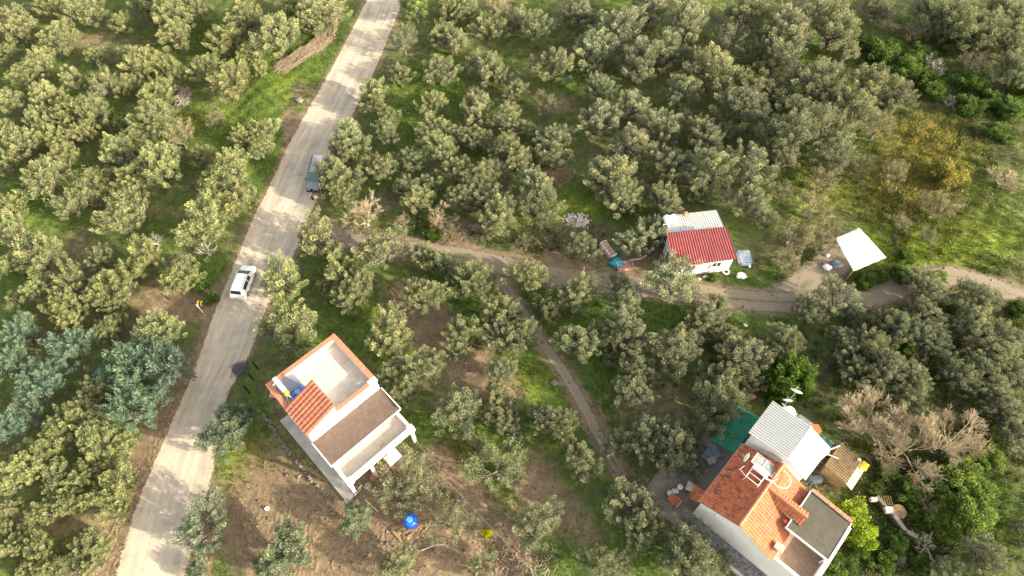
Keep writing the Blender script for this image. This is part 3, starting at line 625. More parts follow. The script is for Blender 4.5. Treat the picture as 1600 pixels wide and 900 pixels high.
# leaning black posts by the road and low rubble wall
for k, (q0, q1) in enumerate((((404, 578), (395, 566)), ((397, 595), (389, 584)), ((391, 616), (381, 603)))):
    a = G3(*q0); e = P(*q1, 1.0); b = bm(); tube(b, [(a[0], a[1], a[2] - .2), (e[0], e[1], 1.1)], .09, 8)
    tag(link('fence_post', b, 'black'), ['uppermost dark leaning post beside the scorched road patch', 'middle dark leaning post beside the scorched road patch', 'lowest dark leaning post beside the scorched road patch'][k], 'post', 'dark posts at the roadside')
def rubble_line(pts, n, w, hgt, seed=1, sz=.16):
    r = random.Random(seed); pl = [Vector(G3(*p)) for p in pts]; b = bm()
    segs = [(a, c, (c - a).length) for a, c in zip(pl, pl[1:])]; tot = sum(s[2] for s in segs)
    for i in range(n):
        q = r.random() * tot
        for a, c, l in segs:
            if q < l: break
            q -= l
        p = a.lerp(c, q / l) + Vector((r.uniform(-w, w), r.uniform(-w, w), r.random() * hgt))
        s = sz * r.uniform(.5, 1.3); res = bmesh.ops.create_icosphere(b, subdivisions=1, radius=s)
        for v in res['verts']: v.co = Vector((v.co.x * r.uniform(.8, 1.4), v.co.y * r.uniform(.8, 1.3), v.co.z * r.uniform(.5, .9))) + p
    return b
tag(link('rubble_wall', rubble_line([(404, 640), (425, 668), (448, 702), (470, 730), (498, 762), (525, 785)], 190, .13, .22, 1, .12), 'rubble'), 'low line of rubble stones left of the white house', 'rubble wall')
# wire fence along the bank
t = thing('wire_fence', 'wire fence on thin posts along the bank right of the driveway', 'fence', (BANK[0][0], BANK[0][1], 0))
tops = []
for a in np.linspace(0, 1, 12):
    q = a * (len(BANK) - 1); i = min(int(q), len(BANK) - 2); p = BANK[i] * (1 - (q - i)) + BANK[i + 1] * (q - i); z = hz(*p)
    l = (p[0] - BANK[0][0], p[1] - BANK[0][1]); link('post', tube(bm(), [(l[0], l[1], z - .2), (l[0] + .03, l[1], z + 1.0)], .035), 'wood', t); tops.append((l[0], l[1], z))
b = bm()
for h in (.35, .65, .95): tube(b, [(x, y, z + h) for x, y, z in tops], .008, 4)
link('wire', b, 'steel', t)

# ---------------------------------------------------------------- vehicles
def vehicle(name, label, cat, loc, rz, paint, st, wb, hw, roofhw, glass='glass', wr=.31, winrange=None):
    t = thing(name, label, cat, loc, rz)
    # stations: x, z_bottom, z_belt, z_top, half width factor
    b = bm(); rings = []
    for x, zb, zs, zt, k in st:
        cab = zt > zs + .12; rw = roofhw if cab else hw * .86 * k
        pr = [(-hw * .90 * k, zb), (-hw * k, zb + .18), (-hw * k, (zb + zs) / 2 + .05), (-hw * .965 * k, zs), (-rw - .01, zt - .05), (-rw * .82, zt), (0, zt + .025),
              (rw * .82, zt), (rw + .01, zt - .05), (hw * .965 * k, zs), (hw * k, (zb + zs) / 2 + .05), (hw * k, zb + .18), (hw * .90 * k, zb)]
        rings.append([b.verts.new((x, y, z)) for y, z in pr])
    for r0, r1 in zip(rings, rings[1:]):
        n = len(r0)
        for k in range(n): b.faces.new((r0[k], r1[k], r1[(k + 1) % n], r0[(k + 1) % n]))
    b.faces.new(rings[0]); b.faces.new(rings[-1][::-1])
    co = [[v.co.copy() for v in r] for r in rings]
    body = link('body', b, paint, t, True)
    md = body.modifiers.new('ws', 'WEIGHTED_NORMAL')
    def lp(a, c, f): return a.lerp(c, f)
    def glasspanel(nm, quads, off):
        for q in quads:
            b = bm(); cen = sum(q, Vector()) / 4; nrm = (q[1] - q[0]).cross(q[3] - q[0]).normalized()
            if nrm.dot(cen - Vector((cen.x * .9, 0, .9))) < 0: nrm = -nrm
            v0 = [b.verts.new(p + nrm * off) for p in q]; v1 = [b.verts.new(p - nrm * .02) for p in q]
            b.faces.new(v0); b.faces.new(v1[::-1])
            for i in range(4): b.faces.new((v0[i], v1[i], v1[(i + 1) % 4], v0[(i + 1) % 4]))
            link(nm, b, glass if nm == 'windscreen' else 'glass', t)
    return t, co, glasspanel
def wheels(t, xs, hw, r):
    for x in xs:
        for s in (-1, 1):
            b = bm(); lathe(b, [(r * .6, -.1), (r * .95, -.1), (r, -.05), (r, .05), (r * .95, .1), (r * .6, .1)], 20, (x, s * (hw - .08), r), 'Y'); w = link('wheel', b, 'black', t)
            b = bm(); lathe(b, [(.03, -.105), (r * .6, -.102), (r * .6, .102), (.03, .105)], 14, (x, s * (hw - .075), r), 'Y'); link('rim', b, 'steel', w)
def between(co, i, j, k0, k1, f0, f1, g0=0.0, g1=1.0):
    """quad on the skin between stations i,j and ring points k0,k1"""
    def pt(f, g): return co[i][k0].lerp(co[j][k0], f).lerp(co[i][k1].lerp(co[j][k1], f), g)
    return [pt(f0, g0), pt(f1, g0), pt(f1, g1), pt(f0, g1)]
hw = .90
st = [(-2.20, .35, .62, .80, .93), (-2.12, .24, .92, 1.0, .98), (-2.02, .22, .95, 1.10, 1), (-1.78, .22, .97, 1.52, 1), (-1.4, .22, .97, 1.60, 1), (-.2, .22, .96, 1.62, 1), (.50, .22, .95, 1.56, 1), (1.25, .22, .93, 1.06, 1), (1.75, .22, .88, .97, .98), (2.08, .24, .74, .86, .94), (2.2, .34, .58, .68, .84)]
cc0 = P(381, 442, .4)
head = math.degrees(math.atan2(P(393, 413)[1] - P(372, 468)[1], P(393, 413)[0] - P(372, 468)[0]))
t, co, gp = vehicle('car', 'white hatchback driving up the dusty road', 'car', (cc0[0], cc0[1], .014), head, 'carwhite', st, 0, hw, .66, 'windscreen')
gp('windscreen', [between(co, 6, 7, 5, 7, .08, .95, -.10, 1.10)], .045)
gp('rear_window', [between(co, 2, 3, 5, 7, .12, .92, -.02, 1.02)], .045)
for s, (k0, k1) in ((0, (3, 4)), (1, (9, 8))):
    gp('side_window', [between(co, 4, 5, k0, k1, .02, .96, .14, .9), between(co, 5, 6, k0, k1, .10, .96, .14, .9)], .012)
wheels(t, (-1.35, 1.35), hw, .32); t.scale = (.93, .93, .93)
for s in (-1, 1):
    link('mirror', box(bm(), .85, 1.02, s * .98 - .1, s * .98 + .1, .93, 1.08, .03), 'carwhite', t)
    link('tail_light', box(bm(), -2.135, -2.05, s * .74 - .1, s * .74 + .1, .72, .98, .01), 'red', t)
    link('headlight', box(bm(), 2.0, 2.14, s * .62 - .14, s * .62 + .14, .64, .76, .02), 'windscreen', t)
    link('roof_rail', box(bm(), -1.5, .3, s * .6 - .015, s * .6 + .015, 1.62, 1.655), 'steel', t)
link('number_plate', box(bm(), -2.225, -2.2, -.26, .26, .62, .74), 'concrete', t)
# van: nose towards the bottom of the photograph
st = [(-2.45, .35, .95, 1.2, .95), (-2.40, .24, 1.05, 1.78, .99), (-2.2, .22, 1.08, 1.86, 1), (-1.0, .22, 1.08, 1.88, 1), (.55, .22, 1.06, 1.86, 1), (.85, .22, 1.04, 1.80, 1), (1.55, .22, 1.02, 1.16, 1), (2.05, .24, .92, 1.02, .96), (2.35, .3, .7, .82, .90), (2.45, .4, .6, .66, .84)]
vh = math.degrees(math.atan2(P(489, 296)[1] - P(501, 244)[1], P(489, 296)[0] - P(501, 244)[0]))
vc = P(496.5, 277, .3)
t, co, gp = vehicle('van', 'silver van parked at the right edge of the road under an olive tree', 'van', (vc[0], vc[1], .014), vh - 2, 'silver', st, 0, .92, .72, 'windscreen')
gp('windscreen', [between(co, 5, 6, 5, 7, -.25, .97, -.10, 1.10)], .05); gp('rear_window', [between(co, 0, 1, 5, 7, .2, .9, .1, .9)], .045)
for s, (k0, k1) in ((0, (3, 4)), (1, (9, 8))):
    gp('side_window', [between(co, 2, 3, k0, k1, .05, .95, .1, .85), between(co, 3, 4, k0, k1, .05, .55, .1, .85), between(co, 3, 4, k0, k1, .62, .99, .1, .85)], .012)
wheels(t, (-1.5, 1.5), .92, .33); t.scale = (.97, .97, .97)
for s in (-1, 1):
    link('roof_bar', box(bm(), -2.1, .4, s * .74 - .02, s * .74 + .02, 1.87, 1.92), 'black', t)
    link('mirror', box(bm(), 1.0, 1.12, s * 1.04 - .1, s * 1.04 + .1, 1.02, 1.22, .03), 'black', t)
    link('headlight', box(bm(), 2.2, 2.42, s * .66 - .15, s * .66 + .15, .72, .86, .02), 'windscreen', t)
link('bumper', box(bm(), 2.3, 2.52, -.8, .8, .38, .6, .04), 'black', t)
# motorcycle in front of the van
mc = P(489, 305)
t = thing('motorcycle', 'small dark motorcycle parked in front of the silver van', 'motorcycle', (mc[0], mc[1], .014), vh + 10)
for x in (-.62, .62):
    b = bm(); lathe(b, [(.2, -.05), (.29, -.05), (.3, 0), (.29, .05), (.2, .05)], 18, (x, 0, .3), 'Y'); link('wheel', b, 'black', t)
b = bm(); lathe(b, [(.05, -.35), (.17, -.2), (.18, .15), (.08, .32)], 12, (.1, 0, .78), 'X'); link('fuel_tank', b, 'black', t, True)
link('seat', box(bm(), -.65, -.1, -.13, .13, .72, .82, .04), 'black', t); link('engine', box(bm(), -.2, .25, -.15, .15, .25, .6, .04), 'steel', t)
b = bm()
for y in (-.08, .08): tube(b, [(.62, y, .3), (.42, y, .95)], .025)
tube(b, [(.35, -.33, 1.0), (.42, 0, .96), (.35, .33, 1.0)], .018); link('fork', b, 'steel', t)
link('headlamp', lathe(bm(), [(.05, 0), (.09, .1), (.09, .13)], 12, (.45, 0, .85), 'X'), 'whitemetal', t)
# road sign
q = G3(317, 488); t = thing('road_sign', 'yellow and black arrow board on a white post on the left verge', 'sign', q, 0); t.scale = (.78, .78, .85)
link('post', tube(bm(), [(0, 0, -.1), (-.2, .1, 1.75)], .05, 8), 'whitemetal', t)
bo = link('board', box(bm(), -.62, .34, .02, .06, 1.55, 2.25), 'black', t); bo.rotation_euler = (R_(-52), 0, R_(-12)); bo.location = (0, -1.25, .75)
b = bm()
for s in (-.45, .0):
    vs = [b.verts.new((s + dx, .012, 1.9 + dz)) for dx, dz in ((-.02, 0), (.16, .3), (.36, .3), (.18, 0), (.36, -.3), (.16, -.3))]; b.faces.new(vs[:4]); b.faces.new([vs[0], vs[3], vs[4], vs[5]])
b2 = link('arrow_marks', b, 'yellow', bo)

# ---------------------------------------------------------------- RED ROOFED SHED
SO, SR = (16.8, 40.5), 8.0
t = SH = thing('shed', 'small white shed with red and grey corrugated metal roofs beside the dirt track', 'shed', (SO[0], SO[1], 0), SR)
b = bm(); prism(b, [(.45, .3), (6.85, .3), (6.85, 3.75), (.45, 3.75)], 0, lambda x, y: 2.48 + (y + .1) * .155)
prism(b, [(.9, 3.753), (6.65, 3.753), (6.65, 6.4), (.9, 6.4)], 0, 2.62); link('wall', b, 'white', t)
link('red_roof', sheet([(.05, -.15, 2.60), (7.1, 0.0, 2.60), (6.95, 3.9, 3.2), (.3, 3.9, 3.2)], .035, .29), 'redsheet', t)
link('grey_roof', sheet([(.75, 3.72, 2.98), (6.8, 3.72, 2.98), (6.8, 6.6, 2.76), (.75, 6.6, 2.76)], .03, .26), 'greysheet', t)
link('ridge_cap', box(bm(), 6.96, 7.16, 0.0, 3.9, 3.0, 3.06), 'redsheet', t).rotation_euler = (0, 0, 0)
b = bpy.data.objects['ridge_cap']; bpy.data.objects.remove(b)
win(t, 2.4, .3, 1.1, 1.0, .9, 'y', out=-1); win(t, 5.2, .3, 1.1, 1.0, .9, 'y', out=-1); win(t, .45, 2.2, .02, .9, 1.95, 'x', name='door', out=-1)
link('chimney', box(bm(), 3.0, 3.35, 6.2, 6.5, 2.75, 3.25, .02), 'terra_plain', t)
b = bm(); tube(b, [(4.1, .28, 1.4), (4.1, -.2, 1.6), (4.0, -.25, 2.6)], .05); tube(b, [(4.4, -.22, 2.3), (4.05, -.25, 2.0)], .04); link('downpipe', b, 'black', t)
def SW(x, y, z=0):
    c, s = math.cos(R_(SR)), math.sin(R_(SR)); return (SO[0] + x * c - y * s, SO[1] + x * s + y * c, z)
th = thing('solar_water_heater', 'solar water heater with two white tanks and blue grey panels on the shed roof', 'solar heater', SW(1.2, 4.8, 2.85), SR)
for x in (-.55, .15):
    b = bm(); lathe(b, [(.1, -.42), (.32, -.38), (.36, -.28), (.36, .28), (.32, .38), (.1, .42)], 18, (x + .1, .75, .65), 'Y'); link('tank', b, 'whitemetal', th, True)
b = bm()
for x in (-.8, .5):
    for y in (.4, 1.1): tube(b, [(x, y, -.05), (x, y, .35)], .03)
tube(b, [(-.9, .35, .3), (.6, .35, .3)], .03); tube(b, [(-.9, 1.15, .3), (.6, 1.15, .3)], .03); tube(b, [(-.35, .4, .35), (-.3, -.6, .15), (-.2, -1.1, .1)], .03); link('stand', b, 'whitemetal', th)
for x0, x1 in ((-.75, .72), (.80, 2.3)):
    b = bm(); prism(b, [(x0, -1.05), (x1, -1.05), (x1, -.35), (x0, -.35)], lambda x, y: .14 + (y + 1.05) * .25, lambda x, y: .20 + (y + 1.05) * .25); link('panel', b, 'panel', th)
# things by the shed
def tyre(c, label, m='whitemetal', r=.33):
    t = thing('tyre', label, 'tyre', c); b = bm(); n = 24
    for k in range(n):
        a0, a1 = 2 * math.pi * k / n, 2 * math.pi * (k + 1) / n
        tube(b, [(r * math.cos(a0), r * math.sin(a0), .1), (r * math.cos(a1), r * math.sin(a1), .1)], .1, 8, False)
    link('tread', b, m, t, True); return t
tyre(G3(1134, 425, .0), 'white painted tyre lying below the right corner of the shed wall')
def clump(px, py, r, h, m, name, label, cat, seed=0, z0=0):
    x, y = P(px, py, h / 2); rr = random.Random(seed); b = bm(); res = bmesh.ops.create_icosphere(b, subdivisions=3, radius=1)
    ph = [rr.uniform(0, 6) for _ in range(6)]
    for v in b.verts:
        c = v.co; k = 1 + .18 * math.sin(3 * c.x + ph[0]) * math.cos(4 * c.y + ph[1]) + .12 * math.sin(7 * c.x + 5 * c.y + ph[2]) + .08 * math.sin(9 * c.z + 8 * c.y + ph[3])
        v.co = Vector((c.x * r * k, c.y * r * k * .8, max(0, c.z * h * k * .7 + h * .3)))
    o = link(name, b, m, None, True); o.location = (x, y, hz(x, y) + z0); return tag(o, label, cat)
clump(1159, 430, .55, .35, 'whitemetal', 'sack', 'crumpled white sack on the grass below the shed corner', 'sack', 1)
b = bm(); p = P(1160, 406); box(b, p[0] - .6, p[0] + .8, p[1] - .9, p[1] + .9, .0, .7, .12); tag(link('covered_stack', b, 'bluewhite'), 'low stack under faded blue sheeting right of the shed', 'stack')
b = bm(); tube(b, [W3(1171, 396, .3), W3(1168, 408, .3), W3(1172, 418, .2)], .12, 8); tag(link('pipe', b, 'whitemetal'), 'short white pipe beside the blue covered stack', 'pipe')
for k, (px, py, rot) in enumerate(((1099, 437, 10),)):
    tag(link('stone_pile', rubble_line([(1090, 436), (1108, 433)], 14, .12, .15, 5, .15), 'cream'), 'few pale stones in front of the shed wall', 'stones')
# sofa
p = P(951, 388, .4); t = thing('sofa', 'old cream sofa standing out in the grass left of the shed', 'sofa', (p[0], p[1], hz(*p)), -62)
link('seat', box(bm(), -.95, .95, -.35, .42, .1, .42, .06), 'cream', t); link('backrest', box(bm(), -1.0, 1.0, -.62, -.352, .1, .85, .08), 'cream', t)
for x in (-1.12, .93): link('armrest', box(bm(), x, x + .2, -.45, .42, .1, .6, .05), 'cream', t)
for x in (-.85, .1): link('cushion', box(bm(), x, x + .75, -.2, .35, .425, .55, .05), 'pink', t)
clump(964, 410, .75, .5, 'bluetarp', 'tarpaulin', 'crumpled bright blue tarpaulin beside the pink crate', 'tarpaulin', 3)
clump(963, 394, .5, .3, 'tealtarp', 'tarpaulin', 'dull teal tarpaulin scrap beside the cream sofa', 'tarpaulin', 4)
p = P(977, 415, .3); t = thing('crate', 'shallow pinkish crate on the edge of the dirt track', 'crate', (p[0], p[1], 0.02), 8)
link('base', box(bm(), -.85, .85, -.42, .42, 0, .08), 'pink', t)
b = bm(); box(b, -.9, .9, -.5, -.42, 0, .45); box(b, -.9, .9, .42, .5, 0, .45); box(b, -.9, -.82, -.42, .42, 0, .45); box(b, .82, .9, -.42, .42, 0, .45); link('sides', b, 'pink', t)
b = bm(); tube(b, [W3(983, 407, .15), W3(1001, 404, .15), W3(1010, 399, .15)], .12, 6); tag(link('log', b, 'palewood'), 'pale log lying between the crate and the shed', 'log')
for (px, py, lab, m) in ((1019, 391, 'white bucket nearest the shed wall', 'whitemetal'), (1027, 384, 'pale pot by the upper left shed corner', 'cream'), (1013, 396, 'grey bucket at the end of the pale log', 'steel')):
    tag(link('bucket', lathe(bm(), [(.16, 0), (.22, .38), (.2, .38), (.14, .05)], 14, W3(px, py, 0)), m, None, True), lab, 'bucket')
clump(1006, 390, .6, .45, 'orange', 'scrap_heap', 'rust red scrap heap under the tree left of the shed', 'heap', 8)

# ---------------------------------------------------------------- white canopy
corn = [P(1342, 356, 2.2), P(1385, 402, 2.0), P(1333, 424, 2.0), P(1305, 372, 2.2)]; cx, cy = np.mean(corn, axis=0)
t = thing('canopy', 'big white sheet canopy on posts beside the dirt track', 'canopy', (cx, cy, 0))
b = bm(); n = 14; A, B, C_, D = [Vector((p[0] - cx, p[1] - cy, z)) for p, z in zip(corn, (2.2, 2.0, 2.0, 2.2))]; gr = []
for i in range(n + 1):
    row = []
    for j in range(n + 1):
        s, q = i / n, j / n; p = A.lerp(B, s).lerp(D.lerp(C_, s), q); p.z += .05 * math.sin(s * 9) * math.sin(q * 7) - .28 * math.sin(math.pi * s) * math.sin(math.pi * q) + .035 * math.sin(q * 23 + s * 5)
        row.append((b.verts.new(p), b.verts.new(p - Vector((0, 0, .03)))))
    gr.append(row)
for i in range(n):
    for j in range(n):
        for k in (0, 1): b.faces.new((gr[i][j][k], gr[i + 1][j][k], gr[i + 1][j + 1][k], gr[i][j + 1][k]))
for i in range(n):
    for (r0, r1) in ((gr[i][0], gr[i + 1][0]), (gr[i][n], gr[i + 1][n]), (gr[0][i], gr[0][i + 1]), (gr[n][i], gr[n][i + 1])): b.faces.new((r0[0], r1[0], r1[1], r0[1]))
link('sheet_roof', b, 'sheetwhite', t, True)
for p in (A, B, C_, D): q = p * .93; link('post', tube(bm(), [(q.x, q.y, -.1), (q.x, q.y, p.z - .04)], .05, 8), 'wood', t)
clump(1293, 417, .5, .35, 'whitemetal', 'sack', 'white sack lying on the bare spur left of the canopy', 'sack', 11)
clump(1309, 413, .6, .25, 'bluewhite', 'sack', 'flat blue white bag lying between sack and canopy', 'sack', 12)
clump(1293, 398, .25, .3, 'whitemetal', 'sack', 'small white bag above the sack left of the canopy', 'sack', 13)

# ---------------------------------------------------------------- RIGHT HOUSE
RO, RRZ = (15.6, 15.7), -42.5
def RW3(x, y, z=0):
    c, s = math.cos(R_(RRZ)), math.sin(R_(RRZ)); return (RO[0] + x * c - y * s, RO[1] + x * s + y * c, z)
RH = thing('house', 'white house with weathered terracotta tile gable roof and grey shingle porch roof', 'house', (RO[0], RO[1], 0), RRZ)
b = bm(); pts = [(.25, 4.2), (.25, 0), (6.75, 0), (6.75, 4.05), (3.45, 5.62)]
def extr(b, prof, y0, y1):
    a = [b.verts.new((x, y0, z)) for x, z in prof]; c = [b.verts.new((x, y1, z)) for x, z in prof]; b.faces.new(a); b.faces.new(c[::-1])
    for i in range(len(prof)): b.faces.new((a[i], c[i], c[(i + 1) % len(prof)], a[(i + 1) % len(prof)]))
extr(b, pts, .28, 6.6)
box(b, 6.752, 10.4, .28, 6.6, 0, 3.2); link('wall', b, 'white', RH)
link('roof', tilesheet([(0, 6.75, 4.3), (0, 0.02, 4.3), (3.45, 0.02, 5.75), (3.45, 6.75, 5.75)], .27, .045, .36), 'tile_old', RH)
M['tile_old_b'] = tiles('terracotta_tile_worn', (0.50, 0.19, 0.095), (0.42, 0.15, 0.075), (0.21, 0.11, 0.07))
link('roof', tilesheet([(6.95, 0.02, 4.25), (6.95, 6.75, 4.25), (3.45, 6.75, 5.75), (3.45, 0.02, 5.75)], .27, .045, .36), 'tile_old_b', RH)
b = bm()
for i in range(20): y = .05 + i * .335; lathe(b, [(.13, 0), (.15, .34)], 8, (3.45, y, 5.76), 'Y')
link('ridge_tiles', b, 'terra_plain', RH)
b = bm(); box(b, -.06, 0.0, 0, 6.75, 4.16, 4.28); link('gutter', b, 'palewood', RH)
b = bm(); tube(b, [(-.05, -.02, 4.22), (3.45, -.02, 5.70), (6.95, -.02, 4.2)], .06, 6); link('verge_board', b, 'wood', RH)
# cross gable
cg = link('cross_gable', tilesheet([(3.6, 3.55, 5.15), (7.15, 3.55, 5.15), (7.15, 4.2, 5.68), (3.6, 4.2, 5.68)], .27, .04, .34), 'tile_old_b', RH)
link('cross_gable', tilesheet([(7.15, 4.85, 5.15), (3.6, 4.85, 5.15), (3.6, 4.2, 5.68), (7.15, 4.2, 5.68)], .27, .04, .34), 'tile_old_b', RH)
b = bm()
extr2 = [(3.6, 3.7, 4.2), (7.05, 3.7, 4.2), (7.05, 4.7, 4.2), (3.6, 4.7, 4.2)]
prism(b, [(3.8, 3.66), (7.02, 3.66), (7.02, 4.74), (3.8, 4.74)], 4.05, lambda x, y: 5.16); link('cross_gable_wall', b, 'white', RH)
b = bm()
for i in range(11): x = 3.6 + i * .325; lathe(b, [(.12, 0), (.14, .33)], 8, (x, 4.2, 5.70), 'X')
link('ridge_tiles', b, 'terra_plain', RH)
# porch roof
b = bm(); zf = lambda x, y: 4.95 - (x - 5.9) * .07
prism(b, [(5.95, 2.75), (6.55, 2.75), (6.55, 3.3), (10.1, 3.3)][0:0] or [(5.95, 2.72), (10.1, 2.72), (10.05, 6.55), (7.22, 6.6), (7.22, 3.0), (5.95, 3.0)], lambda x, y: zf(x, y) - .1, zf) if False else None
prism(b, [(6.4, 2.72), (10.1, 2.72), (10.05, 6.62), (6.4, 6.62)], lambda x, y: zf(x, y) + .12, lambda x, y: zf(x, y) + .22); prf = link('porch_roof', b, 'greyshingle', RH)
b = bm(); box(b, 6.3, 10.16, 2.64, 2.718, 4.86, 5.10); box(b, 10.102, 10.18, 2.72, 6.62, 4.70, 4.92); box(b, 6.32, 6.398, 2.72, 6.62, 5.0, 5.19); link('fascia', b, 'whitemetal', prf)
b = bm(); prism(b, [(6.4, 6.622), (10.1, 6.622), (10.1, 6.85), (6.4, 6.85)], 3.2, lambda x, y: zf(x, y) + .30); link('side_wall', b, 'white', RH)
b = bm(); coping(b, 6.4, 10.1, 6.60, 6.9, 5.0, 'x')
for v in b.verts: v.co.z += .26 - (v.co.x - 5.9) * .07
link('coping', b, 'terra_plain', RH)
for x, y in ((6.9, 2.85), (10.0, 2.85), (10.0, 6.45)): link('porch_post', box(bm(), x - .06, x + .06, y - .06, y + .06, 3.22, zf(x, y) + .1), 'whitemetal', RH)
link('terrace_floor', box(bm(), 6.96, 10.15, .53, 6.6, 3.202, 3.22), 'terrace2', RH)
b = bm(); box(b, 6.96, 10.4, .28, .528, 3.2, 4.15); box(b, 10.15, 10.4, .53, 6.6, 3.2, 4.15); link('parapet', b, 'white', RH)
link('balcony_cap', box(bm(), 10.1, 10.46, .24, 6.6, 4.152, 4.2), 'white', RH)
b = bm(); box(b, 6.5, 7.1, .9, 1.35, 3.22, 4.75, .02); link('chimney', b, 'white', RH)
b = bm(); box(b, 6.42, 7.18, .82, 1.43, 4.752, 4.82); link('chimney_cap', b, 'concrete', RH)
b = bm(); lathe(b, [(.03, 0), (.09, .01), (.09, .04)], 10, (1.6, .27, 3.4), 'Y'); link('vent', b, 'black', RH)
b = bm(); lathe(b, [(.03, 0), (.09, .01), (.09, .04)], 10, (3.6, .27, 2.6), 'Y'); link('vent', b, 'steel', RH)
for yy in (1.8, 4.6): win(RH, .25, yy, 1.1, 1.1, 1.2, 'x', out=-1)
for yy in (1.2, 5.6): win(RH, 6.75, yy, 3.25, .9, .78, 'x')
for yy in (1.6, 4.6): win(RH, 10.4, yy, 1.1, 1.1, 1.2, 'x')
# red cloth
b = bm(); q = RW3(6.1, 2.95, 4.9); tag(link('cloth', box(bm(), q[0] - .12, q[0] + .22, q[1] - .05, q[1] + .25, 4.95, 5.12, .04), 'red'), 'bright red cloth bundle at the corner of the grey shingle roof', 'cloth')
# paving on the left of the wall
c_ = [RW3(x, y) for x, y in ((.7, -1.2), (11.5, -1.2), (11.5, .27), (.7, .27))]; b = bm(); prism(b, [(p[0], p[1]) for p in c_], -.2, .12); tag(link('stone_path', b, 'cobble'), 'dark speckled stone paving along the white wall', None, kind='structure')
c_ = [RW3(x, y) for x, y in ((.5, -1.42), (11.5, -1.42), (11.5, -1.22), (.5, -1.22))]; b = bm(); prism(b, [(p[0], p[1]) for p in c_], -.2, .55)
tag(link('garden_wall', b, 'concrete'), 'low grey kerb wall edging the speckled stone paving', 'wall')
c_ = [RW3(x, y) for x, y in ((-4.2, -1.6), (.68, -1.6), (.68, .4), (.2, .4), (.2, 7.4), (-3.2, 7.4), (-3.2, 2.4), (-4.2, 2.2))]; b = bm(); prism(b, [(p[0], p[1]) for p in c_], -.2, .06); tag(link('yard', b, 'yard'), 'grey cement yard beside the tiled house', None, kind='structure')
b = bm(); box(b, .2, .65, .2, .9, .06, .1); bpy.data.meshes
# small tiled lean-to at the left corner
q = RW3(-.62, .75, 0); t = thing('tiled_canopy', 'little terracotta tiled canopy at the left corner of the tiled house', 'canopy', q, RRZ)
link('roof', tilesheet([(-.35, 1.0, 2.2), (-.35, -.3, 2.2), (.65, -.3, 2.5), (.65, 1.0, 2.5)], .27, .04, .34), 'tile_old', t)
for x, y in ((-.25, -.2), (-.25, .9), (.55, -.2), (.55, .9)): link('post', box(bm(), x - .04, x + .04, y - .04, y + .04, 0.06, 2.1 + .2 * (x > 0)), 'wood', t)
# annex
AN = thing('annex', 'tall annex with ribbed white metal roof behind the tiled house', 'building', RW3(0, 7.2), RRZ)
b = bm(); prof = [(.15, 0), (5.35, 0), (5.35, 4.7), (3.4, 6.12), (.15, 5.85)]; extr(b, prof, .12, 3.65); link('wall', b, 'white', AN)
link('roof', sheet([(-.2, -.15, 5.95), (-.2, 3.85, 5.95), (3.45, 3.75, 6.28), (3.42, -.1, 6.28)], .04, .24), 'whitesheet', AN)
link('roof', sheet([(3.42, -.1, 6.28), (3.45, 3.75, 6.28), (5.75, 4.05, 4.85), (5.6, .05, 4.85)], .04, .24), 'whitesheet', AN)
link('vent_box', box(bm(), 2.2, 3.3, -.5, .115, 4.5, 5.15, .04), 'concrete', AN); win(AN, 5.35, 1.9, 1.2, 1.2, 1.2, 'x'); win(AN, 1.4, 3.65, 1.2, 1.2, 1.2, 'y'); win(AN, .15, 1.9, 1.2, 1.2, 1.2, 'x', out=-1)
b = bm(); p0 = RW3(4.4, 8.1, 5.75); 
link('seam_patch', box(bm(), 4.35, 4.75, 1.0, 2.6, 5.50, 5.52), 'steel', AN); bpy.data.objects.remove(bpy.data.objects['seam_patch'])
# roof solar heater on tiles with white frame
t = thing('solar_water_heater', 'solar water heater in a white pipe frame with two dusty panels on the terracotta roof', 'solar heater', RW3(1.9, 4.75, 5.0), RRZ)
for x0 in (-.55, .45):
    b = bm(); prism(b, [(x0, .35), (x0 + .92, .35), (x0 + .92, 1.5), (x0, 1.5)], lambda x, y: .75 - (y - .35) * .25, lambda x, y: .82 - (y - .35) * .25); pn = link('panel', b, 'panelgrey', t)
    b = bm(); zt = lambda y: .84 - (y - .35) * .25
    tube(b, [(x0, .35, zt(.35)), (x0 + .92, .35, zt(.35)), (x0 + .92, 1.5, zt(1.5)), (x0, 1.5, zt(1.5)), (x0, .35, zt(.35))], .025); link('panel_rim', b, 'whitemetal', pn)
b = bm()
for x in (-.2, .95):
    for y in (-1.1, .25): tube(b, [(x, y, -.1 + .35 * (x + .2)), (x, y, 1.05)], .03)
    tube(b, [(x, -1.15, 1.02), (x, .3, 1.02)], .03); tube(b, [(x, -1.1, .4), (x, .25, .95)], .022)
for y in (-1.1, -.6, .25): tube(b, [(-.25, y, 1.02), (1.0, y, 1.02)], .03)
tube(b, [(-.2, -1.1, 1.0), (-.9, -.9, .9), (-.8, -.5, 1.2)], .022); tube(b, [(.95, .0, 1.0), (1.6, -.1, .9), (1.8, .5, .9)], .026); link('frame', b, 'whitemetal', t)
b = bm(); lathe(b, [(.1, -.68), (.26, -.64), (.28, -.55), (.28, .55), (.26, .64), (.1, .68)], 18, (.4, .0, 1.3), 'X'); link('tank', b, 'whitemetal', t, True)
b = bm(); tube(b, [(1.1, -.2, 1.0)] + [(2.1 + .75 * math.cos(a), .75 + .75 * math.sin(a), .85) for a in np.linspace(-2.2, 1.9, 10)] , .032); link('loop_pipe', b, 'whitemetal', t)
dish(RW3(.9, 4.9, 4.85), 150, 78, .42, 'small white satellite dish edge on beside the roof frame', mast=1.5)
antenna(RW3(2.5, 5.6, 5.3), 'thin white aerial between the two dusty solar panels', 1.3, 60)
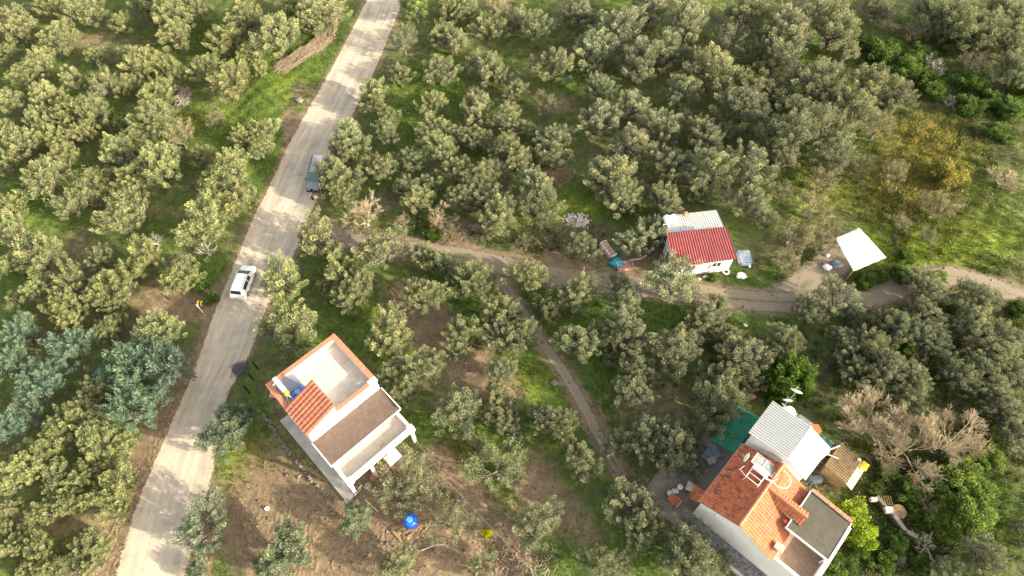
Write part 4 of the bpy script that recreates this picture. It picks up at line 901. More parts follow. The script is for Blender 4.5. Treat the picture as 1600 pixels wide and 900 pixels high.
# scaffold corner behind the annex: dishes on posts
dish(RW3(1.5, 11.6, 0), -40, 28, .62, 'large round white satellite dish facing up behind the annex', mast=4.9)
dish(RW3(.9, 13.6, 0), 60, 70, .55, 'tilted white satellite dish topmost behind the annex', mast=5.2)
dish(RW3(.8, 12.5, 0), 75, 76, .4, 'white satellite dish seen edge on between the other two', mast=4.9)
t = thing('pergola', 'rickety wooden pergola cluttered with planks behind the metal roofed annex', 'pergola', RW3(2.2, 12.3), RRZ)
for x in (-1.3, 1.2):
    for y in (-.9, 1.0): link('post', tube(bm(), [(x, y, 0), (x, y, 2.6)], .06), 'wood', t)
b = bm()
for i in range(9): y = -1.0 + i * .25 + rnd.uniform(-.05, .05); box(b, -1.5 + rnd.uniform(-.2, .2), 1.4 + rnd.uniform(-.3, .3), y, y + rnd.uniform(.06, .14), 2.6 + rnd.uniform(0, .1), 2.72)
link('roof_planks', b, 'palewood', t)
b = bm(); prism(b, [(0.2, .3), (1.5, .3), (1.5, 1.1), (.2, 1.1)], lambda x, y: 2.74 + .1 * y, lambda x, y: 2.78 + .1 * y); link('grey_sheet', b, 'panelgrey', t)
b = bm(); prism(b, [(1.3, .9), (2.4, .6), (2.5, 1.1), (1.9, 1.5)], 2.6, 2.66); link('orange_sheet', b, 'orange', t)
# teal tarp over a stack
t = thing('covered_stack', 'long stack under a teal tarpaulin with black sheeting beside the annex', 'stack', RW3(4.6, 13.6), RRZ)
link('stack', box(bm(), -1.6, 1.7, -.7, .7, 0, .8, .05), 'wood', t)
b = bm(); n = 12; gr = []
for i in range(n + 1):
    gr.append([b.verts.new((-.5 + 2.2 * i / n, -.85 + 1.7 * j / 6, .86 + .1 * math.sin(i * 1.7 + j) + .06 * math.sin(j * 2.3) - (.45 if j in (0, 6) else 0))) for j in range(7)])
for i in range(n):
    for j in range(6): b.faces.new((gr[i][j], gr[i + 1][j], gr[i + 1][j + 1], gr[i][j + 1]))
link('teal_cover', b, 'tealtarp', t, True)
b = bm(); gr = []
for i in range(6): gr.append([b.verts.new((-1.75 + 1.25 * i / 5, -.85 + 1.7 * j / 6, .85 + .07 * math.sin(i * 2 + j * 1.3) - (.45 if j in (0, 6) else 0))) for j in range(7)])
for i in range(5):
    for j in range(6): b.faces.new((gr[i][j], gr[i + 1][j], gr[i + 1][j + 1], gr[i][j + 1]))
link('black_cover', b, 'black', t, True)
c_ = [RW3(x, y) for x, y in ((3.1, 12.1), (6.2, 12.3), (6.2, 12.45), (3.1, 12.25))]; b = bm(); prism(b, [(p[0], p[1]) for p in c_], 0, 1.1); tag(link('garden_wall', b, 'concrete'), 'narrow grey wall between annex and teal covered stack', 'wall')
# rusty shed
t = thing('shed', 'rusty brown corrugated shed with a yellow green panel right of the annex', 'shed', RW3(6.5, 10.7), RRZ)
b = bm(); prism(b, [(.15, .15), (2.2, .15), (2.2, 2.6), (.15, 2.6)], 0, 2.25); link('wall', b, 'wood', t)
link('roof', sheet([(-.05, 2.85, 2.75), (-.05, 0, 2.75), (2.15, -.1, 2.42), (2.15, 2.75, 2.42)], .05, .24), 'rust', t)
link('front_awning', sheet([(2.17, 2.75, 2.40), (2.17, -.1, 2.40), (2.85, .0, 1.9), (2.85, 2.75, 1.9)], .02, .35), 'stacked', t)
link('yellow_board', box(bm(), 2.3, 2.9, 2.1, 2.9, 2.35, 2.40), 'yellow', t)
link('brick', box(bm(), 1.8, 2.1, 2.4, 2.7, 2.54, 2.7, .02), 'pink', t)
b = bm(); x, y, z = RW3(6.7, 10.1, 0); box(b, x - .5, x + .6, y - .3, y + .3, 0, 1.0, .1); tag(link('barrel_cover', b, 'panel'), 'dark blue covered box at the foot of the rusty shed', 'box')
t = thing('television_antenna', 'leaning white pipe mast with crossbar beside the rusty shed', 'antenna', RW3(5.9, 10.9), RRZ)
link('mast', tube(bm(), [(0, 0, 0), (0, .1, 4.6)], .05), 'whitemetal', t); b = bm(); tube(b, [(-.9, -1.1, 4.1), (.4, 1.2, 4.6)], .05); tube(b, [(-.6, -.2, 4.2), (.9, .2, 4.4)], .05); link('crossbar', b, 'whitemetal', t)
# green shade net left of the annex
pg = [(-2.2, 6.0), (-.15, 6.15), (-.15, 9.3), (-1.2, 11.2), (-2.6, 9.2)]
cpt = [RW3(x, y) for x, y in pg]; c0 = RW3(-1.2, 7.5); t = thing('shade_net_canopy', 'dark green shade net canopy between olive tree and annex', 'canopy', (c0[0], c0[1], 0))
b = bm(); top = []; N0 = 16; A, B, C_, D = [Vector((p[0] - c0[0], p[1] - c0[1], z)) for p, z in zip([RW3(-2.3, 5.9), RW3(-.05, 6.1), RW3(.0, 10.6), RW3(-2.4, 10.4)], (2.7, 3.0, 3.0, 2.6))]; gr = []
for i in range(N0 + 1):
    gr.append([])
    for j in range(N0 + 1):
        s, q = i / N0, j / N0; p = A.lerp(B, s).lerp(D.lerp(C_, s), q); p.z += .05 * math.sin(q * 34) - .15 * math.sin(math.pi * s) * abs(math.sin(math.pi * q * 2)); gr[-1].append(b.verts.new(p))
for i in range(N0):
    for j in range(N0): b.faces.new((gr[i][j], gr[i + 1][j], gr[i + 1][j + 1], gr[i][j + 1]))
o = link('net', b, 'greentarp', t, True); o.modifiers.new('s', 'SOLIDIFY').thickness = .02
for p in (A, B, C_, D): q = p * .96; link('post', tube(bm(), [(q.x, q.y, 0), (q.x, q.y, p.z - .05)], .05), 'wood', t)
clump(1110, 706, 1.1, .7, 'bluewhite', 'tarpaulin', 'faded blue and white tarpaulin heap left of the green shade net', 'tarpaulin', 21)
def table(px, py, w, d, h, rz, m, label, name='table', cat='table'):
    x, y = P(px, py, h); t = thing(name, label, cat, (x, y, .06), rz); link('tabletop', box(bm(), -w / 2, w / 2, -d / 2, d / 2, h - .06, h - .01, .01), m, t)
    for sx in (-1, 1):
        for sy in (-1, 1): link('leg', box(bm(), sx * (w / 2 - .08) - .03, sx * (w / 2 - .08) + .03, sy * (d / 2 - .08) - .03, sy * (d / 2 - .08) + .03, 0, h - .061), 'wood', t)
    return t
table(1111, 720, .8, .6, .6, 20, 'concrete', 'small grey table beside the faded blue tarpaulin')
table(1080, 761, .85, .85, .7, -25, 'cream', 'square beige table on the cement yard')
clump(1086, 767, .35, .6, 'black', 'bag', 'black bag beside the square beige table', 'bag', 31, .06)
t = table(1053.5, 781.5, 1.1, .85, .5, -45, 'orange', 'low brown and orange bench table at the left edge of the yard', 'bench', 'bench')
link('rail', box(bm(), .5, .56, -.4, .4, .492, .62), 'palewood', t)
for px, py, lab in ((1063, 761, 'upper white round stool at the edge of the yard'), (1046.5, 770.5, 'lower cream round stool beside the brown bench')):
    x, y = P(px, py, .45); t = thing('stool', lab, 'stool', (x, y, .06)); b = bm(); lathe(b, [(.1, .38), (.27, .4), (.27, .45), (.1, .47)], 18); link('seat', b, 'whitemetal' if 'white' in lab else 'cream', t, True)
    for a in (0, 2.1, 4.2): link('leg', tube(bm(), [(.2 * math.cos(a), .2 * math.sin(a), 0), (.12 * math.cos(a), .12 * math.sin(a), .4)], .02), 'steel', t)
x, y = P(1055, 768, .4); b = bm(); box(b, x - .3, x + .3, y - .2, y + .25, .06, .5, .04); tag(link('box', b, 'steel'), 'dark grey box between the two round stools', 'box')
# ruined low wall and debris at lower right
rw = [(1366, 778), (1378, 792), (1392, 808), (1410, 832), (1428, 842)]
t = thing('ruined_wall', 'crumbling low wall with white coping among the brambles', 'wall', G3(1392, 808)); base = Vector(G3(1392, 808)); b = bm(); b2 = bm()
for a, c in zip(rw, rw[1:]):
    p0, p1 = Vector(G3(*a)) - base, Vector(G3(*c)) - base; d = (p1 - p0).normalized(); nr = Vector((-d.y, d.x, 0)) * .15
    prism(b, [(q.x, q.y) for q in (p0 - nr, p1 - nr, p1 + nr, p0 + nr)], -.3, .85)
    if a[0] > 1380: nr *= 1.2; prism(b2, [(q.x, q.y) for q in (p0 - nr, p1 - nr, p1 + nr, p0 + nr)], .853, .92)
link('masonry', b, 'rubble', t); link('coping', b2, 'yard', t)
p = P(1407, 798, .6); t = thing('water_trough', 'round rusty brown tank behind the crumbling wall', 'tank', (p[0], p[1], hz(*p))); link('drum', lathe(bm(), [(.55, 0), (.58, .55), (.5, .6), (.05, .58)], 20), 'orange', t, True); link('rim', lathe(bm(), [(.58, .56), (.62, .58), (.62, .64), (.56, .64)], 20), 'rust', t)
b = bm(); p = P(1389, 796, .9); box(b, p[0] - .35, p[0] + .35, p[1] - .3, p[1] + .25, .6, 1.0, .03); tag(link('block', b, 'concrete'), 'white block on top of the crumbling wall', 'block')
b = bm(); p = P(1366, 780, .9); box(b, p[0] - .3, p[0] + .3, p[1] - .15, p[1] + .2, .5, .95, .03); tag(link('block', b, 'concrete'), 'pale block at the upper end of the crumbling wall', 'block')
t = thing('trellis', 'broken timber lattice leaning behind the crumbling wall', 'trellis', G3(1380, 785)); t.scale = (.65, .65, .8)
b = bm()
for i in range(6): box(b, -.8 + i * .3, -.72 + i * .3, -.6, .7, .8, .86)
link('slats', b, 'rust', t); link('rails', box(box(bm(), -.9, .9, -.5, -.42, .74, .797), -.9, .9, .5, .58, .74, .797), 'rust', t)
for x in (-.8, .8): link('post', tube(bm(), [(x, 0, -.2), (x, 0, .75)], .05), 'wood', t)
t = thing('wall_cap', '', ''); bpy.data.objects.remove(t)
# debris in the upper part
tag(link('ash_heap', rubble_line([(888, 347), (900, 342), (915, 346)], 420, .9, .12, 9, .10), 'ash'), 'white ash and burnt branches heap in the yellow green grass', 'ash heap')
tag(link('rubble_heap', rubble_line([(282, 138), (288, 148), (284, 160)], 260, .8, .45, 41, .2), 'rubble'), 'grey brown rubble heap between trees near the upper left', 'heap')
clump(467, 156, .5, .4, 'rubble', 'rock', 'grey rock on the bare verge left of the upper road', 'rock', 42)
clump(416, 794, .22, .2, 'whitemetal', 'litter', 'scrap of white litter on the bare lot below the tree', 'litter', 43)
clump(1165, 508, .22, .2, 'whitemetal', 'litter', 'white litter in the grass below the dirt track', 'litter', 44)
clump(866, 598, .4, .3, 'rubble', 'rock', 'pale rock beside the branching dirt path', 'rock', 45)
clump(1175, 618, .4, .4, 'pink', 'litter', 'pinkish board scrap in the bushes above the annex', 'litter', 46)
clump(1491, 472, .8, .5, 'rubble', 'rock', 'pale boulder on the lower edge of the right bend', 'rock', 47); clump(1480, 460, .6, .5, 'rubble', 'rock', 'smaller boulder left of the right bend of the track', 'rock', 48)
# curved brush pile of cut branches
r = random.Random(4); b = bm(); bp = [(437, 106), (462, 92), (488, 76), (507, 58), (515, 32), (518, 10)]
bw = [np.array(P(*q)) for q in bp]
for i in range(900):
    q = r.random() * (len(bw) - 1.001); k = int(q); p = bw[k] * (1 - (q - k)) + bw[k + 1] * (q - k); d = bw[k + 1] - bw[k]; d = d / np.linalg.norm(d); nr = np.array([-d[1], d[0]])
    p = p + nr * r.uniform(-1.4, .7); a = math.atan2(d[1], d[0]) + r.gauss(0, .35); l = r.uniform(.5, 1.3); z = hz(*p) + r.uniform(.02, .45)
    tube(b, [(p[0] - l * math.cos(a), p[1] - l * math.sin(a), z), (p[0] + l * math.cos(a), p[1] + l * math.sin(a), z + r.uniform(-.05, .12))], r.uniform(.012, .026), 3, False)
tag(link('brush_pile', b, 'brushwood'), 'curved row of cut grey branches beside the upper road', 'brush pile')
def brush(px, py, rx, n, label, seed):
    r = random.Random(seed); b = bm(); c = P(px, py)
    for i in range(n):
        x, y = c[0] + max(-1.5, min(1.5, r.gauss(0, 1))) * rx, c[1] + max(-1.5, min(1.5, r.gauss(0, 1))) * rx * .7; a = r.uniform(0, 6.3); l = r.uniform(.3, .9); z = hz(x, y) + r.uniform(.03, .35)
        tube(b, [(x, y, z), (x + l * math.cos(a), y + l * math.sin(a), z + r.uniform(-.05, .3))], r.uniform(.012, .028), 3, False)
    return tag(link('brush_pile', b, 'brushwood'), label, 'brush pile')
brush(738, 362, 1.3, 220, 'reddish brown branch heap on the upper side of the dirt track', 1)
brush(700, 775 - 400, .8, 70, 'thin scatter of cut twigs beside the dirt track', 2)
brush(860, 365, 1.8, 200, 'dry brush heap below the white ash heap', 3)
brush(832, 880, 1.2, 200, 'brush heap at the bottom end of the wire fence', 4)
brush(1300, 720, 1.3, 260, 'dry vine tangle between annex and rusty shed', 5)
brush(1280, 750, 1.2, 260, 'dry straw coloured brush heap beside the red coping', 6)
brush(785, 880, .9, 120, 'cut branches scattered on the soil by the photo bottom', 7)

# ---------------------------------------------------------------- TREES
def leaf_arrays(cen, direc, length, width, rg):
    n = len(cen); rv = rg.normal(size=(n, 3)); side = np.cross(direc, rv); side /= np.linalg.norm(side, axis=1)[:, None] + 1e-9
    l = length[:, None]; w = width[:, None]
    V = np.empty((n, 4, 3)); V[:, 0] = cen - direc * l * .5; V[:, 1] = cen + side * w * .5; V[:, 2] = cen + direc * l * .5; V[:, 3] = cen - side * w * .5
    return V
def crown_mesh(name, seed, R=2.5, H0=1.0, H1=3.9, ntuft=40, nleaf=300, tr=(.42, .72), ll=.24, lw=.085, spread=1.0, dens_inner=.25, vtint=0.18, lobes=True):
    rg = np.random.default_rng(seed)
    ph = rg.uniform(0, 6.28, 4)
    cen = []; tries = 0
    while len(cen) < ntuft and tries < 6000:
        tries += 1
        a = rg.uniform(0, 2 * math.pi); q = math.sqrt(rg.random())
        lob = 1 + (.20 * math.sin(2 * a + ph[0]) + .13 * math.sin(3 * a + ph[1]) + .09 * math.sin(5 * a + ph[2]) if lobes else 0)
        r = q * (R - (.45 if ntuft < 60 else .28)) * lob * spread
        zt = H0 + (H1 - H0) * (0.30 + 0.62 * math.sqrt(max(0, 1 - (q * .96) ** 2))) + rg.normal(0, .18)
        z = zt - (rg.random() ** 2) * (zt - H0) * .75
        p = np.array([r * math.cos(a), r * math.sin(a), z])
        if all(np.linalg.norm((p - c) * (1, 1, .8)) > (.42 if ntuft < 60 else .33) * R / 2.5 * (1 if tries < 3000 else .6) for c in cen): cen.append(p)
    cen = np.array(cen); V = []; T = []
    for c in cen:
        t = rg.uniform(*tr); n = int(nleaf * (t / .57) ** 2)
        u = rg.normal(size=(n, 3)); u /= np.linalg.norm(u, axis=1)[:, None]
        rad = np.where(rg.random(n) < dens_inner, rg.random(n) ** .5, rg.uniform(.78, 1.08, n))
        ax = np.array([t * rg.uniform(.75, 1.15), t * rg.uniform(.75, 1.15), t * (rg.uniform(.95, 1.45) if ntuft < 60 else rg.uniform(1.25, 2.0))])
        out = np.array([c[0], c[1], 0]) / (R * 1.0)
        pp = u * ax * rad[:, None]; pp += out * pp[:, 2:3] * .7      # tufts lean outwards
        # break the tuft into finger-like sprays
        k = rg.normal(size=(7, 3)); k /= np.linalg.norm(k, axis=1)[:, None]; dm = (u @ k.T).max(1)
        pp *= (0.72 + 0.42 * np.clip((dm - .4) / .6, 0, 1))[:, None]
        d = u * .8 + np.array([0, 0, .75]) + out * .4 + rg.normal(size=(n, 3)) * .55; d /= np.linalg.norm(d, axis=1)[:, None]
        V.append(leaf_arrays(c + pp, d, rg.uniform(.7, 1.3, n) * ll, rg.uniform(.7, 1.3, n) * lw, rg))
        tt = .34 + rg.normal(0, .12) + rg.normal(0, vtint, n) + .28 * np.clip(u[:, 2], -.4, 1); T.append(np.clip(tt, 0, 1))  # random leaf tone, plus painted light: tuft tops paler, undersides darker
    V = np.concatenate(V); T = np.concatenate(T); n = len(V); sc = 2.5 / R
    F = np.arange(n * 4).reshape(n, 4)
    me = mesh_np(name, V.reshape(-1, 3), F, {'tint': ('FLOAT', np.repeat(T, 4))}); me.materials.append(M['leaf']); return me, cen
def limb(b, p0, p1, r0, r1, rr, n=5):
    pts = [p0]; k = 4
    for i in range(1, k): t = i / k; pts.append(p0.lerp(p1, t) + Vector((rr.uniform(-.12, .12), rr.uniform(-.12, .12), rr.uniform(-.05, .1))))
    pts.append(p1); tube(b, pts, [r0 + (r1 - r0) * i / k for i in range(k + 1)], n, True)
def trunk_mesh(seed, cen, H0=1.0, r=.2):
    rr = random.Random(seed); b = bm(); fork = Vector((rr.uniform(-.15, .15), rr.uniform(-.15, .15), H0 * .85)); limb(b, Vector((0, 0, -.3)), fork, r * 1.25, r, rr, 8)
    big = []
    for i in range(4):
        a = i * 1.57 + rr.uniform(-.4, .4); e = fork + Vector((math.cos(a) * .9, math.sin(a) * .9, .8)); limb(b, fork, e, r * .7, r * .4, rr, 6); big.append(e)
    for c in cen[::2]:
        c = Vector(c); e = min(big, key=lambda q: (q - c).length); limb(b, e, c, r * .32, .02, rr, 4)
    me = bpy.data.meshes.new('trunk'); b.to_mesh(me); b.free(); me.materials.append(M['bark']); return me
def bare_mesh(seed, R=2.5, H=3.6, dens=1.0, m='barebark', thin=1.0, upright=.5, rmin=.014, lv=5):
    rr = random.Random(seed); b = bm(); bt = bm()
    def grow(bb, p, d, l, r, lev):
        q = p + d * l; mid = p.lerp(q, .5) + Vector((rr.uniform(-.06, .06), rr.uniform(-.06, .06), rr.uniform(-.03, .08))) * l
        r = max(r, rmin); tube(bb, [p, mid, q], [r, r * .85, max(r * .6, rmin * .8)], 5 if lev < 2 else 3, False)
        if lev >= lv: return
        nb = 3 if lev < 3 else 4
        for i in range(nb + (rr.random() < dens - 1)):
            nd = (d + Vector((rr.gauss(0, .55), rr.gauss(0, .55), rr.gauss(.12 * upright, .35)))).normalized()
            if nd.z < -.15: nd.z = abs(nd.z)
            s = rr.uniform(.35, 1.0); grow(bb, p.lerp(q, s), nd.normalized(), l * rr.uniform(.55, .82), r * .52, lev + 1)
    base = Vector((0, 0, -.2)); fk = Vector((0, 0, .5)); tube(bt, [base, fk], [.16, .13], 7)
    for i in range(6):
        a = i * 1.05 + rr.uniform(-.3, .3); el = rr.uniform(.35, 1.1); d = Vector((math.cos(a) * math.cos(el), math.sin(a) * math.cos(el), math.sin(el))); grow(b, fk, d, R * .56, .055 * thin, 1)
    res = []
    for nm, bb in (('trunk', bt), ('branches', b)):
        me = bpy.data.meshes.new(nm); bb.to_mesh(me); bb.free(); me.materials.append(M[m]); res.append(me)
    return res
OLIVE = []
for s in range(9):
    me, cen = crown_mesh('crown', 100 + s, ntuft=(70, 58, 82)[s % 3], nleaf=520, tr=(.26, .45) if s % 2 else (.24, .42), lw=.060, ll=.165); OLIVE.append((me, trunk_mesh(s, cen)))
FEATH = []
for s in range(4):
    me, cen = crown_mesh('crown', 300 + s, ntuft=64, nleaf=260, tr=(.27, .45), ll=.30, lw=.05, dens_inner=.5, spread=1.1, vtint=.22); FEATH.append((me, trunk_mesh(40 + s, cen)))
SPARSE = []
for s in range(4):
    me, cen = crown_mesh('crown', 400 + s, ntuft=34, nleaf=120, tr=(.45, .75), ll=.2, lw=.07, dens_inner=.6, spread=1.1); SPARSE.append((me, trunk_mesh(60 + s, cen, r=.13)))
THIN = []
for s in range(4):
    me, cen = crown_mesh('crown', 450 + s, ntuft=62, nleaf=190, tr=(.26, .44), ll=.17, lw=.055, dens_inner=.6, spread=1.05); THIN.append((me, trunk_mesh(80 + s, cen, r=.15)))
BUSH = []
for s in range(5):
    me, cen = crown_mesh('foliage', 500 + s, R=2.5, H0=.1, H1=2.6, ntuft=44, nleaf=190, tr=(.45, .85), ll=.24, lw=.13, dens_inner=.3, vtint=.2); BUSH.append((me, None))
BARE = [bare_mesh(700 + s, dens=1.3) for s in range(4)]; PALE = [bare_mesh(720 + s, dens=.6, m='palebark', thin=1.3, rmin=.018, lv=4) for s in range(3)]
BIGB = [bare_mesh(740 + s, dens=1.0, thin=.8, upright=1.4, rmin=.0085, lv=6) for s in range(2)]

TILES = {
 (0, 0): [(60,80,80),(230,20,75),(400,60,90),(570,110,65),(700,30,80),(800,70,110),(820,170,85),(920,30,80),(1140,80,110),(1050,190,90),(960,310,80),(1080,390,100),(1160,260,70),(280,180,90),(110,150,90),(30,250,60),(180,290,85),(100,360,70),(450,260,55),(340,370,70),(230,460,80),(600,260,60),(680,300,90),(800,330,80),(490,400,85),(590,400,70),(740,430,90),(430,530,90),(700,560,110),(780,530,50),(320,530,80),(200,560,85),(50,480,80),(560,580,60),(90,660,90),(260,640,80),(380,620,70),(640,650,70),(290,740,80),(550,720,90),(760,780,110),(640,820,90),(860,670,80,'s'),(950,740,75),(1020,570,60,'s'),(1155,640,70),(30,760,70),(200,840,100),(420,860,90),(1080,800,110),(1000,860,80),(20,120,60),(20,600,50),(330,110,40,'x')],
 (400, 0): [(10,320,50),(100,170,105),(300,60,100),(180,30,70),(290,110,70),(0,100,40),(40,620,75),(20,700,60),(750,40,75,'l'),(690,190,80),(900,30,80),(990,40,70),(1095,120,80),(1140,20,60,'b'),(880,160,70),(930,200,75),(1190,110,40),(1080,310,90),(1150,340,60),(865,330,90),(680,360,62),(540,430,90),(560,490,60),(1040,460,60),(1030,520,80),(830,490,70),(1170,550,75),(630,560,60),(610,620,70),(840,600,80),(980,640,75),(1060,660,70),(440,650,95),(540,770,60),(600,790,80),(420,720,70),(740,750,72),(385,830,105),(850,700,80),(1170,700,80),(940,800,80),(1050,830,95),(800,860,70),(1130,800,60),(700,880,60)],
 (800, 0): [(10,110,60),(90,120,85),(320,60,85),(510,120,105),(200,320,85),(195,110,45,'p'),(395,230,95),(370,320,50),(650,50,90),(820,110,100),(730,240,95),(600,300,105),(1100,60,100),(1030,190,80),(1150,250,65),(940,330,115),(860,270,60),(800,430,85),(815,530,45,'b'),(415,420,75),(20,430,65),(165,520,70,'s'),(550,500,85),(410,560,100),(570,680,100),(700,600,85),(200,650,85),(130,640,60),(190,720,90),(30,600,50),(20,750,75),(450,830,115),(740,780,105),(930,800,115),(900,640,90),(860,600,60),(990,620,55),(1090,500,115),(1120,400,105),(1180,440,60),(1120,790,115),(110,870,90),(1100,625,40),(1170,700,60)],
 (1200, 0): [(90,140,115),(310,120,115),(40,270,85),(230,380,115),(20,430,70),(130,520,85),(470,380,130),(390,500,105),(280,600,115),(90,640,115),(300,700,100),(60,720,90),(240,50,65),(500,30,65),(370,240,65),(580,60,80,'b'),(690,130,60,'b'),(800,50,90),(890,110,115),(1020,150,95),(1130,60,90),(1100,20,60),(1180,160,85),(1160,330,80),(800,290,75,'p'),(980,270,85,'b'),(1060,360,60,'p'),(950,380,75,'g'),(500,620,80,'s'),(600,440,90),(570,840,75,'s'),(850,820,85,'y'),(1120,830,80,'b'),(240,870,85,'s'),(420,790,60,'s'),(540,240,85,'g'),(650,330,75,'g'),(440,200,50,'g'),(870,470,45,'p'),(780,420,60,'g'),(1060,470,60,'g'),(940,500,60,'g'),(1150,230,80),(1190,420,60,'g'),(1000,200,70),(780,130,70),(840,190,60,'g'),(720,250,60,'g'),(1130,520,60,'g'),(740,370,60,'g'),(1090,620,60,'g')],
 (0, 300): [(40,60,65),(40,170,85),(110,100,25),(340,60,85),(480,20,60),(570,120,110),(600,50,80),(960,130,115),(1080,60,100),(1150,20,60),(950,180,80),(965,265,60,'p'),(720,215,65,'p'),(190,300,110),(90,320,75),(240,270,60),(460,300,75),(690,300,85),(620,350,70),(330,420,95),(180,460,85),(560,430,100),(480,470,90),(70,510,45),(10,370,45),(300,540,95),(320,610,75),(850,400,105),(800,420,60),(540,540,60),(530,640,75),(750,640,105),(700,720,95,'t'),(800,830,120,'t'),(620,820,110,'t'),(90,650,75,'t'),(120,690,60,'t'),(60,720,70,'t'),(30,800,90,'t'),(340,730,100,'t'),(210,850,90,'t'),(500,880,80,'t'),(120,600,50),(940,440,35,'g'),(990,500,35,'g'),(830,330,50,'b')],
 (400, 300): [(400,20,75),(290,210,115),(130,420,120),(510,100,105,'b'),(690,130,50,'b'),(870,110,80,'b'),(760,30,85),(970,20,75),(1080,30,80),(1130,110,95),(830,200,45,'g'),(580,270,115),(400,360,95),(480,410,75),(450,470,100),(820,320,75),(870,330,65),(770,290,60),(790,490,100),(1010,410,95),(940,390,65),(1050,440,70),(1130,560,85),(620,660,115),(970,660,90),(960,750,55),(160,650,135),(1150,680,90),(780,810,95),(650,850,85),(1150,840,80),(350,440,60),(920,200,40,'s'),(1110,200,40,'s')],
 (800, 300): [(130,50,105),(10,90,45),(510,30,95),(570,50,60),(720,40,85),(1110,60,85),(1170,110,60),(890,5,60),(640,200,85),(560,240,80),(690,190,55),(335,255,78),(80,410,95),(60,370,50),(170,550,65),(305,470,90),(740,420,130),(820,310,65),(505,440,62),(530,520,90),(330,700,100),(530,660,105),(570,740,75),(470,770,55),(760,740,125),(570,830,90),(630,870,60),(50,660,85),(10,560,35),(900,600,85),(960,570,60),(970,520,45),(1080,780,115),(1000,680,75),(970,880,90),(1150,740,60),(1100,860,80),(880,660,60),(940,400,25,'g'),(60,250,50,'s'),(150,250,40,'s')],
 (1200, 300): [(200,100,90,'s'),(100,230,90,'s'),(80,340,75,'s'),(230,250,80,'s'),(310,200,60,'s'),(20,150,40,'s'),(780,90,85,'s'),(620,160,50,'s'),(60,20,60,'s'),(740,220,50,'s'),(190,560,75),(320,500,100),(400,580,60),(740,430,90),(790,400,45,'g'),(740,570,85),(990,490,85),(60,680,90),(100,720,70),(480,720,85),(400,760,80),(620,640,95),(750,680,95),(630,740,65,'g'),(700,790,60),(340,690,60),(520,860,80),(680,870,75),(960,600,85),(1000,730,100),(1100,700,95),(1080,790,90),(1000,840,90),(900,860,90),(1150,860,85),(1180,560,60,'g'),(120,840,90,'c'),(30,870,55,'c'),(520,620,65),(850,560,60,'g'),(620,390,50,'g'),(460,420,50,'g'),(560,820,90),(430,860,80),(650,300,45,'g'),(520,400,40,'g'),(870,480,40,'s'),(860,640,70)],
 (0, 600): [(190,20,90,'t'),(130,130,90,'t'),(30,220,80,'t'),(450,40,80),(400,130,90),(620,120,120,'t'),(700,80,80,'t'),(300,210,100),(460,270,110),(580,300,80),(140,390,110),(270,430,90),(380,440,80),(80,330,65),(480,370,60),(540,500,105),(600,460,70),(550,590,80),(320,560,70),(30,460,75),(30,590,60),(210,600,70),(120,680,50),(70,760,65),(180,780,85),(420,760,95),(440,840,85),(330,870,80),(220,880,70),(120,870,60),(380,720,45),(20,680,50),(1060,235,125,'d'),(960,660,130,'d'),(930,880,65,'d'),(1110,150,90,'d')],
 (400, 600): [(710,30,85),(940,130,125),(1150,160,80),(1130,50,65),(1130,380,125),(1050,290,50),(700,400,140,'q'),(640,520,100,'q'),(820,550,95,'q'),(760,470,100,'q'),(940,660,105,'q'),(470,640,90,'d'),(900,525,30,'y'),(1080,705,26,'y2'),(150,780,120,'d'),(670,840,95),(1060,850,70),(40,850,60,'d')],
 (800, 600): [(10,120,55),(20,200,55),(170,170,80),(230,200,75),(570,40,105),(330,360,100),(10,430,55),(520,280,85),(640,260,95),(760,310,115),(830,260,85),(850,380,65),(960,110,130),(1050,60,80),(120,660,125),(560,560,120),(620,680,90),(590,480,60),(830,790,140),(430,850,95),(520,820,60),(980,830,55)],
 (1200, 600): [(500,170,180,'B'),(690,270,190,'B'),(900,240,150,'B'),(680,50,90),(600,30,50),(1100,100,85),(1160,250,75),(1130,180,60),(1060,30,80),(60,20,90,'c'),(160,30,50,'c'),(400,660,105,'v'),(330,600,50,'v'),(320,850,85,'g'),(410,780,60,'g'),(900,430,95,'h'),(960,600,110,'h'),(870,680,80,'h'),(1040,360,75,'h'),(1000,500,70,'h'),(760,750,75,'p'),(1010,820,110),(840,880,90),(1190,670,45),(1190,750,35),(560,420,55,'g'),(670,490,65,'g'),(780,640,55,'g'),(1090,280,60,'h'),(600,740,60,'g'),(540,830,60,'g'),(700,840,50,'g'),(500,500,40,'g'),(840,550,60,'h'),(740,400,50,'b'),(760,560,50,'b'),(880,350,60,'h'),(100,450,1,'x'),(770,480,60,'g'),(690,600,50,'g'),(620,820,40,'b')],
}
COLS = {'o': (.205, .205, .110), 't': (.135, .200, .145), 's': (.235, .215, .13), 'g': (.105, .165, .035), 'v': (.28, .36, .04), 'h': (.16, .225, .05), 'c': (.11, .175, .035), 'q': (.22, .225, .145), 'y': (.20, .185, .055), 'y2': (.52, .50, .03), 'd': (.17, .215, .145), 'l': (.20, .25, .09)}
ALL = []
for (ox, oy), lst in TILES.items():
    for e in lst:
        k = e[3] if len(e) > 3 else 'o'
        if k == 'x': continue
        ALL.append([ox + e[0] / 3, oy + e[1] / 3, e[2] / 3, k])
